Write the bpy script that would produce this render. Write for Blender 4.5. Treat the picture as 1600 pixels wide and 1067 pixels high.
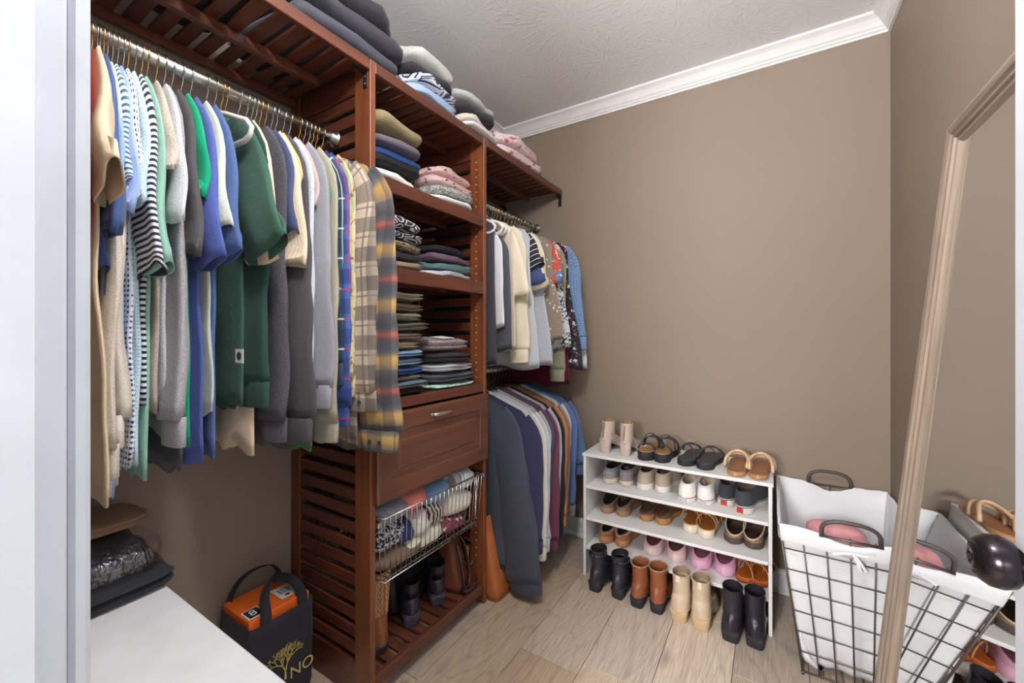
import bpy, math, random
from mathutils import Vector, Matrix, noise

for o in list(bpy.data.objects): bpy.data.objects.remove(o)
SC = bpy.context.scene
COL = SC.collection
PI = math.pi

# ------------------------------------------------------------------ camera
EYE, FPX, YAW, HOR = 1.157, 645.0, math.radians(32.12), 521.0
cam_d = bpy.data.cameras.new('camera'); cam = bpy.data.objects.new('camera', cam_d); COL.objects.link(cam)
cam.location = (0, 0, EYE); cam.rotation_euler = (PI/2, 0, YAW)
cam_d.sensor_width = 36; cam_d.lens = 36*FPX/1600; cam_d.shift_y = -(533.5-HOR)/1600; cam_d.clip_start = .01
SC.camera = cam
# ------------------------------------------------------------------ light and exposure
w = bpy.data.worlds.new('world'); SC.world = w; w.use_nodes = True
w.node_tree.nodes['Background'].inputs[0].default_value = (0.90, 0.95, 1.0, 1)
w.node_tree.nodes['Background'].inputs[1].default_value = 0.30
SC.view_settings.view_transform = 'Standard'; SC.view_settings.look = 'None'
SC.view_settings.gamma = 1; SC.view_settings.use_curve_mapping = False
SC.view_settings.exposure = 0.46
LAMP = (-0.30, 0.36, 2.21)
LAMP_STRENGTH = 118.0       # radiance of the glass globe built with the ceiling lamp
FILL_LAMP = (-0.40, -1.20, 1.38); FILL_STRENGTH = 88.0   # drum of the fill lamp added outside the doorway to brighten the closet

# ------------------------------------------------------------------ helpers
S_, C_ = math.sin(YAW), math.cos(YAW)
def ray(u, v):
    a = (u-800)/FPX
    return Vector((-S_+a*C_, C_+a*S_, (HOR-v)/FPX))
def px(u, v, ax, val):
    """point on the plane axis=val that a photo pixel looks at"""
    d = ray(u, v); i = 'xyz'.index(ax); o = (0, 0, EYE)[i]
    return Vector((0, 0, EYE)) + d*((val-o)/d[i])
def lerp(a, b, t): return a+(b-a)*t
def sst(a, b, x):
    x = min(1, max(0, (x-a)/(b-a))); return x*x*(3-2*x)
def spow(x, e): return math.copysign(abs(x)**e, x)
def srgb(r, g, b):
    return tuple(((c/255/12.92) if c/255 <= .04045 else ((c/255+.055)/1.055)**2.4) for c in (r, g, b))

def mesh(name, verts, faces, uvs=None, smooth=True, fm=None):
    me = bpy.data.meshes.new(name); me.from_pydata([tuple(v) for v in verts], [], faces)
    if uvs:
        lay = me.uv_layers.new(name='UVMap')
        idx = [0]*len(me.loops); me.loops.foreach_get('vertex_index', idx)
        flat = []
        for i in idx: flat += [uvs[i][0], uvs[i][1]]
        lay.data.foreach_set('uv', flat)
    if smooth: me.polygons.foreach_set('use_smooth', [True]*len(me.polygons))
    if fm: me.polygons.foreach_set('material_index', fm)
    me.update()
    return me
def link(name, me, mat=None, parent=None, loc=None, rot=None):
    o = bpy.data.objects.new(name, me); COL.objects.link(o)
    if mat and me and not me.materials:
        for m in (mat if isinstance(mat, (list, tuple)) else [mat]): me.materials.append(m)
    if parent: o.parent = parent
    if loc is not None: o.location = loc
    if rot is not None: o.rotation_euler = rot
    return o
def tag(o, label=None, cat=None, group=None, kind=None):
    if label: o['label'] = label
    if cat: o['category'] = cat
    if group: o['group'] = group
    if kind: o['kind'] = kind
    return o
def thing(name, label, cat, loc=(0, 0, 0), rz=0, group=None):
    o = bpy.data.objects.new(name, None); o.empty_display_size = .05; COL.objects.link(o)
    o.location = loc; o.rotation_euler = (0, 0, rz)
    return tag(o, label, cat, group)

class MB:
    """collects shapes; build() links them as one mesh object"""
    def __init__(s): s.v = []; s.f = []; s.uv = []; s.sm = []
    def add(s, vs, fs, uv=None, smooth=False):
        n = len(s.v); s.v += [tuple(p) for p in vs]; s.f += [tuple(i+n for i in f) for f in fs]
        s.uv += uv if uv else [(p[0]+p[1], p[2]) for p in vs]; s.sm += [smooth]*len(fs); return s
    def box(s, a, b, ch=0.0, M=None):
        """axis-aligned box from a to b with chamfered edges ch"""
        x0, y0, z0 = a; x1, y1, z1 = b
        if ch <= 0:
            v = [(x, y, z) for z in (z0, z1) for y in (y0, y1) for x in (x0, x1)]
            f = [(0, 2, 3, 1), (4, 5, 7, 6), (0, 1, 5, 4), (2, 6, 7, 3), (0, 4, 6, 2), (1, 3, 7, 5)]
        else:
            v = []; ids = {}
            for sx in (0, 1):
                for sy in (0, 1):
                    for sz in (0, 1):
                        X = (x0, x1)[sx]; Y = (y0, y1)[sy]; Z = (z0, z1)[sz]
                        dx, dy, dz = ch*(1-2*sx), ch*(1-2*sy), ch*(1-2*sz)
                        for k, p in enumerate(((X, Y+dy, Z+dz), (X+dx, Y, Z+dz), (X+dx, Y+dy, Z))):
                            ids[(sx, sy, sz, k)] = len(v); v.append(p)
            g = lambda *q: ids[q]
            f = []
            for q in (0, 1):
                a_ = [g(q, 0, 0, 0), g(q, 1, 0, 0), g(q, 1, 1, 0), g(q, 0, 1, 0)]; f.append(a_ if q else a_[::-1])
                a_ = [g(0, q, 0, 1), g(0, q, 1, 1), g(1, q, 1, 1), g(1, q, 0, 1)]; f.append(a_ if q else a_[::-1])
                a_ = [g(0, 0, q, 2), g(1, 0, q, 2), g(1, 1, q, 2), g(0, 1, q, 2)]; f.append(a_ if q else a_[::-1])
            for i in (0, 1):
                for j in (0, 1):
                    f.append([g(i, j, 0, 0), g(i, j, 1, 0), g(i, j, 1, 1), g(i, j, 0, 1)] if (i+j) % 2 else [g(i, j, 0, 1), g(i, j, 1, 1), g(i, j, 1, 0), g(i, j, 0, 0)])
                    f.append([g(i, 0, j, 0), g(i, 0, j, 2), g(i, 1, j, 2), g(i, 1, j, 0)] if (i+j) % 2 == 0 else [g(i, 1, j, 0), g(i, 1, j, 2), g(i, 0, j, 2), g(i, 0, j, 0)])
                    f.append([g(0, i, j, 1), g(1, i, j, 1), g(1, i, j, 2), g(0, i, j, 2)] if (i+j) % 2 == 0 else [g(0, i, j, 2), g(1, i, j, 2), g(1, i, j, 1), g(0, i, j, 1)])
            for i in (0, 1):
                for j in (0, 1):
                    for k in (0, 1):
                        t = [g(i, j, k, 0), g(i, j, k, 1), g(i, j, k, 2)]; f.append(t if (i+j+k) % 2 else t[::-1])
        if M: v = [M @ Vector(p) for p in v]
        return s.add(v, f)
    def tube(s, pts, r, n=8, closed=False, cap=True, rf=None, flat=1.0):
        pts = [Vector(p) for p in pts]; m = len(pts); vs = []; fs = []
        up = None
        for i, p in enumerate(pts):
            a = pts[i-1] if (i > 0 or closed) else pts[i]; b = pts[(i+1) % m] if (i < m-1 or closed) else pts[i]
            t = (b-a).normalized()
            if up is None:
                up = Vector((0, 0, 1)) if abs(t.z) < .9 else Vector((1, 0, 0))
            x = t.cross(up)
            if x.length < 1e-6: x = t.orthogonal()
            x.normalize(); up = x.cross(t).normalized()
            rr = r*(rf(i/(m-1)) if rf else 1)
            for k in range(n):
                c = 2*PI*k/n; vs.append(p+x*math.cos(c)*rr+up*math.sin(c)*rr*flat)
        for i in range(m if closed else m-1):
            for k in range(n):
                k2 = (k+1) % n; j = (i+1) % m
                fs.append((i*n+k, i*n+k2, j*n+k2, j*n+k))
        if cap and not closed: fs.append(tuple(range(n))[::-1]); fs.append(tuple((m-1)*n+k for k in range(n)))
        return s.add(vs, fs, smooth=True)
    def loft(s, rings, cap0=False, cap1=False, uvs=None, smooth=True, close=True):
        n = len(rings[0]); vs = [p for r in rings for p in r]; fs = []
        for i in range(len(rings)-1):
            for k in range(n if close else n-1):
                k2 = (k+1) % n
                fs.append((i*n+k, i*n+k2, (i+1)*n+k2, (i+1)*n+k))
        if cap0: fs.append(tuple(range(n))[::-1])
        if cap1: fs.append(tuple((len(rings)-1)*n+k for k in range(n)))
        return s.add(vs, fs, uv=uvs, smooth=smooth)
    def lathe(s, prof, n=24, M=None):
        rings = [[(r*math.cos(2*PI*k/n), r*math.sin(2*PI*k/n), z) for k in range(n)] for r, z in prof]
        if M: rings = [[M @ Vector(p) for p in r] for r in rings]
        return s.loft(rings, True, True)
    def prism(s, outline, z0, z1, M=None):
        n = len(outline); v = [(x, y, z0) for x, y in outline]+[(x, y, z1) for x, y in outline]
        if M: v = [M @ Vector(p) for p in v]
        f = [tuple(range(n))[::-1], tuple(range(n, 2*n))]+[(k, (k+1) % n, n+(k+1) % n, n+k) for k in range(n)]
        return s.add(v, f)
    def me(s, name):
        m = mesh(name, s.v, s.f, s.uv, smooth=False); m.polygons.foreach_set('use_smooth', s.sm); return m
    def build(s, name, mat, parent=None, loc=None, rot=None):
        return link(name, s.me(name), mat, parent, loc, rot)

# ------------------------------------------------------------------ materials
MATS = {}
def new_mat(name):
    m = bpy.data.materials.new(name); m.use_nodes = True; nt = m.node_tree
    return m, nt, nt.nodes['Principled BSDF']
def nd(nt, t, **kw):
    n = nt.nodes.new(t)
    for k, v in kw.items():
        if k.startswith('i_'):
            key = k[2:]; n.inputs[int(key) if key.isdigit() else key.replace('_', ' ')].default_value = v
        else: setattr(n, k, v)
    return n
def mix(nt, fac, a, b, mode='MIX'):
    n = nt.nodes.new('ShaderNodeMix'); n.data_type = 'RGBA'; n.blend_type = mode
    for i, x in ((0, fac), (6, a), (7, b)):
        if isinstance(x, (int, float)): n.inputs[i].default_value = x
        elif isinstance(x, tuple): n.inputs[i].default_value = (*x[:3], 1)
        else: nt.links.new(x, n.inputs[i])
    return n.outputs[2]
def math_(nt, op, a, b=None):
    n = nt.nodes.new('ShaderNodeMath'); n.operation = op
    for i, x in ((0, a), (1, b)):
        if x is None: continue
        if isinstance(x, (int, float)): n.inputs[i].default_value = x
        else: nt.links.new(x, n.inputs[i])
    return n.outputs[0]
def ramp(nt, fac, stops, interp='LINEAR'):
    n = nt.nodes.new('ShaderNodeValToRGB'); n.color_ramp.interpolation = interp; el = n.color_ramp.elements
    while len(el) > 1: el.remove(el[0])
    el[0].position = stops[0][0]; el[0].color = (*stops[0][1][:3], 1)
    for p, c in stops[1:]:
        e = el.new(p); e.color = (*c[:3], 1)
    nt.links.new(fac, n.inputs[0]); return n.outputs[0]
def bump(nt, bs, h, strength=.3, dist=.002):
    b = nd(nt, 'ShaderNodeBump'); b.inputs['Strength'].default_value = strength; b.inputs['Distance'].default_value = dist
    nt.links.new(h, b.inputs['Height']); nt.links.new(b.outputs[0], bs.inputs['Normal'])
def coords(nt, kind='Object', scale=(1, 1, 1), loc=(0, 0, 0), rot=(0, 0, 0)):
    t = nd(nt, 'ShaderNodeTexCoord'); m = nd(nt, 'ShaderNodeMapping')
    m.inputs['Scale'].default_value = scale; m.inputs['Location'].default_value = loc; m.inputs['Rotation'].default_value = rot
    nt.links.new(t.outputs[kind], m.inputs[0]); return m.outputs[0]
def noise_t(nt, vec, scale, detail=3, rough=.5, dist=0):
    n = nd(nt, 'ShaderNodeTexNoise'); n.inputs['Scale'].default_value = scale; n.inputs['Detail'].default_value = detail
    n.inputs['Roughness'].default_value = rough; n.inputs['Distortion'].default_value = dist
    nt.links.new(vec, n.inputs['Vector']); return n.outputs[0]
def voro(nt, vec, scale, feature='F1', rnd=1.0, out='Distance'):
    n = nd(nt, 'ShaderNodeTexVoronoi'); n.feature = feature; n.inputs['Scale'].default_value = scale
    if 'Randomness' in n.inputs: n.inputs['Randomness'].default_value = rnd
    nt.links.new(vec, n.inputs['Vector']); return n.outputs[out]

def plain(name, col, rough=.5, metal=0.0, bumpy=0, bscale=200, spec=None, coat=0):
    if name in MATS: return MATS[name]
    m, nt, b = new_mat(name); c = srgb(*col)
    b.inputs['Roughness'].default_value = rough; b.inputs['Metallic'].default_value = metal
    if spec is not None: b.inputs['Specular IOR Level'].default_value = spec
    if coat: b.inputs['Coat Weight'].default_value = coat; b.inputs['Coat Roughness'].default_value = .15
    v = coords(nt); n = noise_t(nt, v, 14, 4)
    nt.links.new(mix(nt, n, tuple(x*.9 for x in c), tuple(min(1, x*1.1) for x in c)), b.inputs['Base Color'])
    if bumpy: bump(nt, b, noise_t(nt, v, bscale, 3), bumpy, .002)
    MATS[name] = m; return m

def wood(axis, name='mahogany', c0=(64, 33, 25), c1=(114, 62, 43), rough=.33):
    key = name+'_'+axis
    if key in MATS: return MATS[key]
    m, nt, b = new_mat(key)
    sc = [34, 34, 34]; sc['xyz'.index(axis)] = 2.2
    t = nd(nt, 'ShaderNodeTexCoord'); oi = nd(nt, 'ShaderNodeObjectInfo')
    ad = nd(nt, 'ShaderNodeVectorMath', operation='MULTIPLY_ADD')
    nt.links.new(t.outputs['Object'], ad.inputs[0]); ad.inputs[1].default_value = sc
    sc2 = nd(nt, 'ShaderNodeMath', operation='MULTIPLY'); nt.links.new(oi.outputs['Random'], sc2.inputs[0]); sc2.inputs[1].default_value = 40
    nt.links.new(sc2.outputs[0], ad.inputs[2])
    n = noise_t(nt, ad.outputs[0], 1.0, 5, .6, .6)
    col = ramp(nt, n, [(.25, srgb(*c0)), (.75, srgb(*c1))])
    v = math_(nt, 'MULTIPLY_ADD', oi.outputs['Random'], .3); v.node.inputs[2].default_value = .85
    hs = nd(nt, 'ShaderNodeHueSaturation'); nt.links.new(col, hs.inputs['Color']); nt.links.new(v, hs.inputs['Value'])
    nt.links.new(hs.outputs[0], b.inputs['Base Color'])
    b.inputs['Roughness'].default_value = rough; b.inputs['Coat Weight'].default_value = .15; b.inputs['Coat Roughness'].default_value = .25
    bump(nt, b, n, .08, .001)
    MATS[key] = m; return m

def fab(name, col, kind='plain', c2=None, c3=None, scale=1.0, rough=.92, nap=.35, heather=.10, coord='UV'):
    """woven or knitted cloth; patterns are laid out in metres of cloth (UV) or by the object's own space"""
    if name in MATS: return MATS[name]
    m, nt, b = new_mat(name); c = srgb(*col)
    c2 = srgb(*c2) if c2 else (1, 1, 1); c3 = srgb(*c3) if c3 else c2
    uv = coords(nt, coord); ob = coords(nt, 'Object')
    b.inputs['Roughness'].default_value = rough; b.inputs['Specular IOR Level'].default_value = .2
    b.inputs['Sheen Weight'].default_value = .08; b.inputs['Sheen Roughness'].default_value = .5
    sep = nd(nt, 'ShaderNodeSeparateXYZ'); nt.links.new(uv, sep.inputs[0]); U, V = sep.outputs[0], sep.outputs[1]
    band = lambda x, p, wd, off=0: math_(nt, 'LESS_THAN', math_(nt, 'FRACT', math_(nt, 'ADD', math_(nt, 'MULTIPLY', x, 1/p), 100.13+off)), wd)
    base = c
    if kind == 'plain': out = mix(nt, 0.0, c, c)
    elif kind == 'stripe': out = mix(nt, band(V, .012*scale, .48), c, c2)
    elif kind == 'pin': out = mix(nt, band(V, .022*scale, .14), c, c2)
    elif kind == 'rib': out = mix(nt, band(U, .008*scale, .4), c, c2)
    elif kind == 'dots':
        out = mix(nt, math_(nt, 'LESS_THAN', voro(nt, uv, 95/scale, rnd=.25), .30), c, c2)
    elif kind == 'spots':
        out = mix(nt, math_(nt, 'LESS_THAN', voro(nt, uv, 60/scale, rnd=.9), .27), c, c2)
    elif kind == 'floral':
        d = voro(nt, uv, 30/scale); wv = noise_t(nt, uv, 110/scale, 2)
        f1 = math_(nt, 'LESS_THAN', math_(nt, 'ADD', d, math_(nt, 'MULTIPLY', math_(nt, 'SUBTRACT', wv, .5), .9)), .23)
        f2 = math_(nt, 'GREATER_THAN', noise_t(nt, uv, 55/scale, 2, .5, 1.5), .60)
        out = mix(nt, f1, mix(nt, f2, c, c3), c2)
    elif kind == 'leaf':
        f2 = math_(nt, 'GREATER_THAN', noise_t(nt, uv, 60/scale, 3, .6, 2.2), .53)
        out = mix(nt, f2, c, c2)
    elif kind == 'camo':
        f1 = math_(nt, 'GREATER_THAN', noise_t(nt, uv, 24/scale, 2, .5, .8), .53)
        f2 = math_(nt, 'GREATER_THAN', noise_t(nt, coords(nt, coord, loc=(3, 7, 1)), 32/scale, 2, .5, .8), .62)
        out = mix(nt, f2, mix(nt, f1, c, c2), c3)
    elif kind == 'plaid':
        a = mix(nt, math_(nt, 'MULTIPLY', band(U, .085*scale, .5), .55), c, c2)
        a = mix(nt, math_(nt, 'MULTIPLY', band(V, .085*scale, .5), .55), a, c2)
        a = mix(nt, math_(nt, 'MULTIPLY', band(U, .085*scale, .06, .2), .8), a, c3)
        out = mix(nt, math_(nt, 'MULTIPLY', band(V, .085*scale, .06, .2), .8), a, c3)
    elif kind == 'plaidh':
        tl = math_(nt, 'FRACT', math_(nt, 'MULTIPLY', math_(nt, 'ADD', V, 10.0), 1/(.16*scale)))
        st = ramp(nt, tl, [(0, c), (.2, c2), (.27, c), (.36, srgb(86, 92, 100)), (.55, srgb(70, 74, 84)), (.62, c3), (.68, srgb(96, 98, 100)), (.82, srgb(66, 68, 76)), (1, c)], 'B_SPLINE')
        out = mix(nt, math_(nt, 'MULTIPLY', band(U, .07*scale, .5), .5), st, srgb(58, 60, 70))
    elif kind == 'tweed':
        out = mix(nt, math_(nt, 'GREATER_THAN', noise_t(nt, ob, 260/scale, 2), .52), c, c2)
    elif kind == 'geo':
        q = coords(nt, 'Object', scale=(1, 1, 2.2))
        d = voro(nt, q, 17/scale, 'DISTANCE_TO_EDGE')
        r = math_(nt, 'FRACT', math_(nt, 'MULTIPLY', d, 5.0))
        out = mix(nt, math_(nt, 'LESS_THAN', math_(nt, 'ABSOLUTE', math_(nt, 'SUBTRACT', r, .5)), .17), c, c2)
    elif kind == 'blotch':
        d = voro(nt, ob, 16/scale); f1 = math_(nt, 'LESS_THAN', d, .27)
        f2 = math_(nt, 'GREATER_THAN', noise_t(nt, ob, 50/scale, 2, .5, 2), .66)
        out = mix(nt, f1, mix(nt, f2, c, c3), c2)
    h = noise_t(nt, ob, 420, 2, .6)
    if heather: out = mix(nt, min(1, heather*1.5), out, ramp(nt, h, [(.3, (.0, .0, .0)), (.7, (1, 1, 1))]), 'SOFT_LIGHT')
    nt.links.new(out, b.inputs['Base Color'])
    big = noise_t(nt, ob, 26, 3, .55, .4)
    hh = math_(nt, 'ADD', math_(nt, 'MULTIPLY', big, 2.2), math_(nt, 'MULTIPLY', h, nap*.5))
    bump(nt, b, hh, .4, .003)
    MATS[name] = m; return m

def leather(name, col, rough=.38):
    if name in MATS: return MATS[name]
    m, nt, b = new_mat(name); c = srgb(*col); v = coords(nt)
    n = noise_t(nt, v, 22, 4)
    nt.links.new(mix(nt, n, tuple(x*.75 for x in c), tuple(min(1, x*1.2) for x in c)), b.inputs['Base Color'])
    b.inputs['Roughness'].default_value = rough
    h = math_(nt, 'ADD', math_(nt, 'MULTIPLY', noise_t(nt, v, 45, 3, .5, .8), 2), voro(nt, v, 420))
    bump(nt, b, h, .25, .0015)
    MATS[name] = m; return m

M_WHITE = plain('white_paint', (232, 231, 232), .4)
M_STEEL = plain('brushed_steel', (205, 203, 200), .28, 1)
M_CHROME = plain('chrome_wire', (190, 188, 186), .22, 1)
M_GOLD = plain('gold_wire', (206, 176, 118), .25, 1)
M_NICKEL = plain('nickel_hardware', (196, 184, 166), .3, 1)
M_BLACKMETAL = plain('dark_metal', (52, 44, 44), .45, .6)
M_RUBBER = plain('black_rubber', (38, 38, 42), .7, bumpy=.1)
M_PLASTIC = plain('white_plastic', (226, 222, 216), .45)
# ------------------------------------------------------------------ room shell
XL, XR, YB, YF, ZC = -1.475, .4065, 2.215, .097, 2.44
JX, DX = -.50, .30            # doorway: left jamb face, right jamb face
def paint(name, col):
    m, nt, b = new_mat(name); c = srgb(*col); v = coords(nt)
    n = noise_t(nt, v, 1.6, 4, .6)
    nt.links.new(mix(nt, n, tuple(x*.95 for x in c), tuple(x*1.05 for x in c)), b.inputs['Base Color'])
    b.inputs['Roughness'].default_value = .62; b.inputs['Specular IOR Level'].default_value = .35
    bump(nt, b, noise_t(nt, v, 260, 3), .18, .001); return m
M_WALL = paint('taupe_wall_paint', (144, 129, 115))
def ceil_mat():
    m, nt, b = new_mat('stomped_ceiling'); v = coords(nt)
    b.inputs['Base Color'].default_value = (*srgb(236, 238, 240), 1); b.inputs['Roughness'].default_value = .85
    cell = nd(nt, 'ShaderNodeTexVoronoi'); cell.inputs['Scale'].default_value = 3.6; nt.links.new(v, cell.inputs[0])
    df = nd(nt, 'ShaderNodeVectorMath', operation='SUBTRACT')
    sc = nd(nt, 'ShaderNodeVectorMath', operation='SCALE'); sc.inputs['Scale'].default_value = 3.6 if False else 1.0
    nt.links.new(v, sc.inputs[0]); nt.links.new(sc.outputs[0], df.inputs[0]); nt.links.new(cell.outputs['Position'], df.inputs[1])
    sp = nd(nt, 'ShaderNodeSeparateXYZ'); nt.links.new(df.outputs[0], sp.inputs[0])
    ang = math_(nt, 'ARCTAN2', sp.outputs[1], sp.outputs[0])
    cb = nd(nt, 'ShaderNodeCombineXYZ'); nt.links.new(math_(nt, 'MULTIPLY', ang, 5.0), cb.inputs[0]); nt.links.new(math_(nt, 'MULTIPLY', cell.outputs['Distance'], 2.2), cb.inputs[1])
    nt.links.new(math_(nt, 'MULTIPLY', cell.outputs['Color'], 30.0), cb.inputs[2])
    n = noise_t(nt, cb.outputs[0], 2.0, 3, .6, .3)
    h = ramp(nt, n, [(.56, (0, 0, 0)), (.64, (1, 1, 1))])
    hh = math_(nt, 'ADD', math_(nt, 'MULTIPLY', h, .7), math_(nt, 'MULTIPLY', noise_t(nt, v, 60, 4), .5))
    bump(nt, b, hh, .34, .005); return m
M_CEIL = ceil_mat()
M_TRIM = plain('jamb_paint', (206, 210, 218), .4)
def struct(o): o['kind'] = 'structure'; return o
T = .12
struct(MB().box((XL-T, YF-T, 0), (XL, YB+T, ZC)).build('wall_left', M_WALL))
struct(MB().box((XR, YF-T, 0), (XR+T, YB+T, ZC)).build('wall_right', M_WALL))
struct(MB().box((XL, YB, 0), (XR, YB+T, ZC)).build('wall_back', M_WALL))
fw = MB().box((XL, YF-T, 0), (JX-.02, YF, ZC)); fw.box((DX+.02, YF-T, 0), (XR, YF, ZC)); fw.box((JX-.02, YF-T, 2.07), (DX+.02, YF, ZC))
struct(fw.build('wall_front', M_WALL))
struct(MB().box((XL-T, YF-T, ZC), (XR+T, YB+T, ZC+.1)).build('ceiling', M_CEIL))
# floor of wide oak-look planks running towards the back wall
def plank_mat():
    m, nt, b = new_mat('oak_plank'); t = nd(nt, 'ShaderNodeTexCoord'); oi = nd(nt, 'ShaderNodeObjectInfo')
    off = nd(nt, 'ShaderNodeCombineXYZ'); k = math_(nt, 'MULTIPLY', oi.outputs['Random'], 37.0)
    nt.links.new(k, off.inputs[0]); nt.links.new(math_(nt, 'MULTIPLY', oi.outputs['Random'], 91.0), off.inputs[1])
    ad = nd(nt, 'ShaderNodeVectorMath', operation='ADD'); nt.links.new(t.outputs['Object'], ad.inputs[0]); nt.links.new(off.outputs[0], ad.inputs[1])
    def mp(s):
        q = nd(nt, 'ShaderNodeMapping'); q.inputs['Scale'].default_value = s; nt.links.new(ad.outputs[0], q.inputs[0]); return q.outputs[0]
    cath = noise_t(nt, mp((5.5, 1.1, 1)), 1.0, 2, .5, .5)
    rings = math_(nt, 'FRACT', math_(nt, 'MULTIPLY', cath, 13.0))
    rings = math_(nt, 'ABSOLUTE', math_(nt, 'SUBTRACT', rings, .5))
    fine = noise_t(nt, mp((300, 9, 1)), 1.0, 4, .6)
    saw = noise_t(nt, mp((9, 160, 1)), 1.0, 3, .6)
    patch = noise_t(nt, mp((5, 2.2, 1)), 1.0, 3)
    a = ramp(nt, fine, [(.26, srgb(154, 131, 109)), (.5, srgb(188, 166, 143)), (.76, srgb(210, 192, 172))])
    a = mix(nt, math_(nt, 'MULTIPLY', ramp(nt, rings, [(0, (1, 1, 1)), (.16, (0, 0, 0))]), .26), a, srgb(118, 94, 74))
    sm = math_(nt, 'MULTIPLY', ramp(nt, saw, [(.56, (0, 0, 0)), (.68, (1, 1, 1))]), ramp(nt, patch, [(.5, (0, 0, 0)), (.62, (1, 1, 1))]))
    a = mix(nt, math_(nt, 'MULTIPLY', sm, .45), a, srgb(206, 190, 168))
    kn = voro(nt, mp((4.4, 1.5, 1)), 1.0)
    a = mix(nt, math_(nt, 'MULTIPLY', ramp(nt, kn, [(.03, (1, 1, 1)), (.12, (0, 0, 0))]), .7), a, srgb(96, 76, 60))
    hs = nd(nt, 'ShaderNodeHueSaturation'); v = math_(nt, 'MULTIPLY_ADD', oi.outputs['Random'], .42); v.node.inputs[2].default_value = .84
    s = math_(nt, 'MULTIPLY_ADD', math_(nt, 'FRACT', math_(nt, 'MULTIPLY', oi.outputs['Random'], 7.3)), .5); s.node.inputs[2].default_value = .72
    nt.links.new(a, hs.inputs['Color']); nt.links.new(v, hs.inputs['Value']); nt.links.new(s, hs.inputs['Saturation'])
    nt.links.new(hs.outputs[0], b.inputs['Base Color']); b.inputs['Roughness'].default_value = .46
    bump(nt, b, math_(nt, 'ADD', fine, math_(nt, 'MULTIPLY', sm, .5)), .15, .001); return m
M_PLANK = plank_mat()
fl = struct(MB().box((XL-T, -1.6, -.1), (XR+T, YB+T, -.008)).build('floor', plain('subfloor', (70, 58, 48), .8)))
PW = .2225; x = -.335-6*PW; k = 0
ends = {-3: 1.9, -2: 1.305, -1: 1.36, 0: 0.62, 1: 1.587, 2: 1.12, -4: 1.0, -5: .55, -6: 1.4, 3: .8}
for i in range(-6, 4):
    xa, xb = -.335+i*PW, -.335+(i+1)*PW
    xa, xb = max(xa, XL), min(xb, XR)
    if xb-xa < .01: continue
    ys = sorted({-1.6, max(-1.6, ends[i]-1.22), ends[i], min(YB, ends[i]+1.22), YB})
    for a, b in zip(ys, ys[1:]):
        if b-a < .02: continue
        c = ((xa+xb)/2, (a+b)/2); hx, hy = (xb-xa)/2-.0009, (b-a)/2-.0009
        MB().box((-hx, -hy, -.008), (hx, hy, 0), .0012).build('plank', M_PLANK, fl, (c[0], c[1], 0))
# crown moulding (profile: distance from wall, distance below ceiling)
CP = [(0, 0), (.062, 0), (.062, .010), (.052, .016), (.044, .022), (.034, .034), (.026, .046), (.018, .052), (.018, .058), (.010, .062), (.010, .070), (0, .070)]
def run(prof, p0, p1, nrm, m0, m1, z, sgn, name, mat):
    """sweep a wall profile from p0 to p1; m0/m1 = mitre factor at each end"""
    p0, p1, nrm = Vector(p0), Vector(p1), Vector(nrm); t = (p1-p0).normalized(); rings = []
    for p, m in ((p0, m0), (p1, m1)):
        rings.append([(p+nrm*d+t*(m*d)).to_3d()+Vector((0, 0, z+sgn*h)) for d, h in prof])
    b = MB(); b.loft(rings, True, True, smooth=False)
    return struct(b.build(name, mat))
run(CP, (XL, YB), (XR, YB), (0, -1), 1, -1, ZC, -1, 'trim_1', M_WHITE)
run(CP, (XR, YB), (XR, YF), (-1, 0), 1, -1, ZC, -1, 'trim_2', M_WHITE)
run(CP, (XL, YF), (XL, YB), (1, 0), 1, -1, ZC, -1, 'trim_3', M_WHITE)
run(CP, (XR, YF), (XL, YF), (0, 1), 1, -1, ZC, -1, 'trim_4', M_WHITE)
BP = [(0, 0), (.026, 0), (.026, .012), (.016, .020), (.014, .080), (.010, .092), (.006, .098), (0, .100)]
run(BP, (XL, YB), (XR, YB), (0, -1), 1, -1, 0, 1, 'baseboard_back', M_WHITE)
run(BP, (XR, YB), (XR, YF), (-1, 0), 1, 0, 0, 1, 'baseboard_right', M_WHITE)
run(BP, (XL, YF), (XL, .835), (1, 0), 0, 0, 0, 1, 'baseboard_left', M_WHITE)
# doorway: jamb with stop, casing on the closet side
j = MB(); j.box((JX-.02, YF-T, 0), (JX, YF-.002, 2.05), .002); j.box((JX, YF-T, 0), (JX+.012, YF-.019, 2.05), .003)
struct(j.build('trim_5', M_TRIM))
j = MB(); j.box((DX, YF-T, 0), (DX+.02, YF-.002, 2.05), .002); j.box((JX-.02, YF-T, 2.05), (DX+.02, YF-.002, 2.07), .002)
struct(j.build('trim_6', M_TRIM))
j = MB(); j.box((JX-.075, YF, 0), (JX-.006, YF+.014, 2.06), .004); j.box((JX-.075, YF, 2.06), (DX+.07, YF+.014, 2.13), .004)
struct(j.build('trim_7', M_TRIM))
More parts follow.
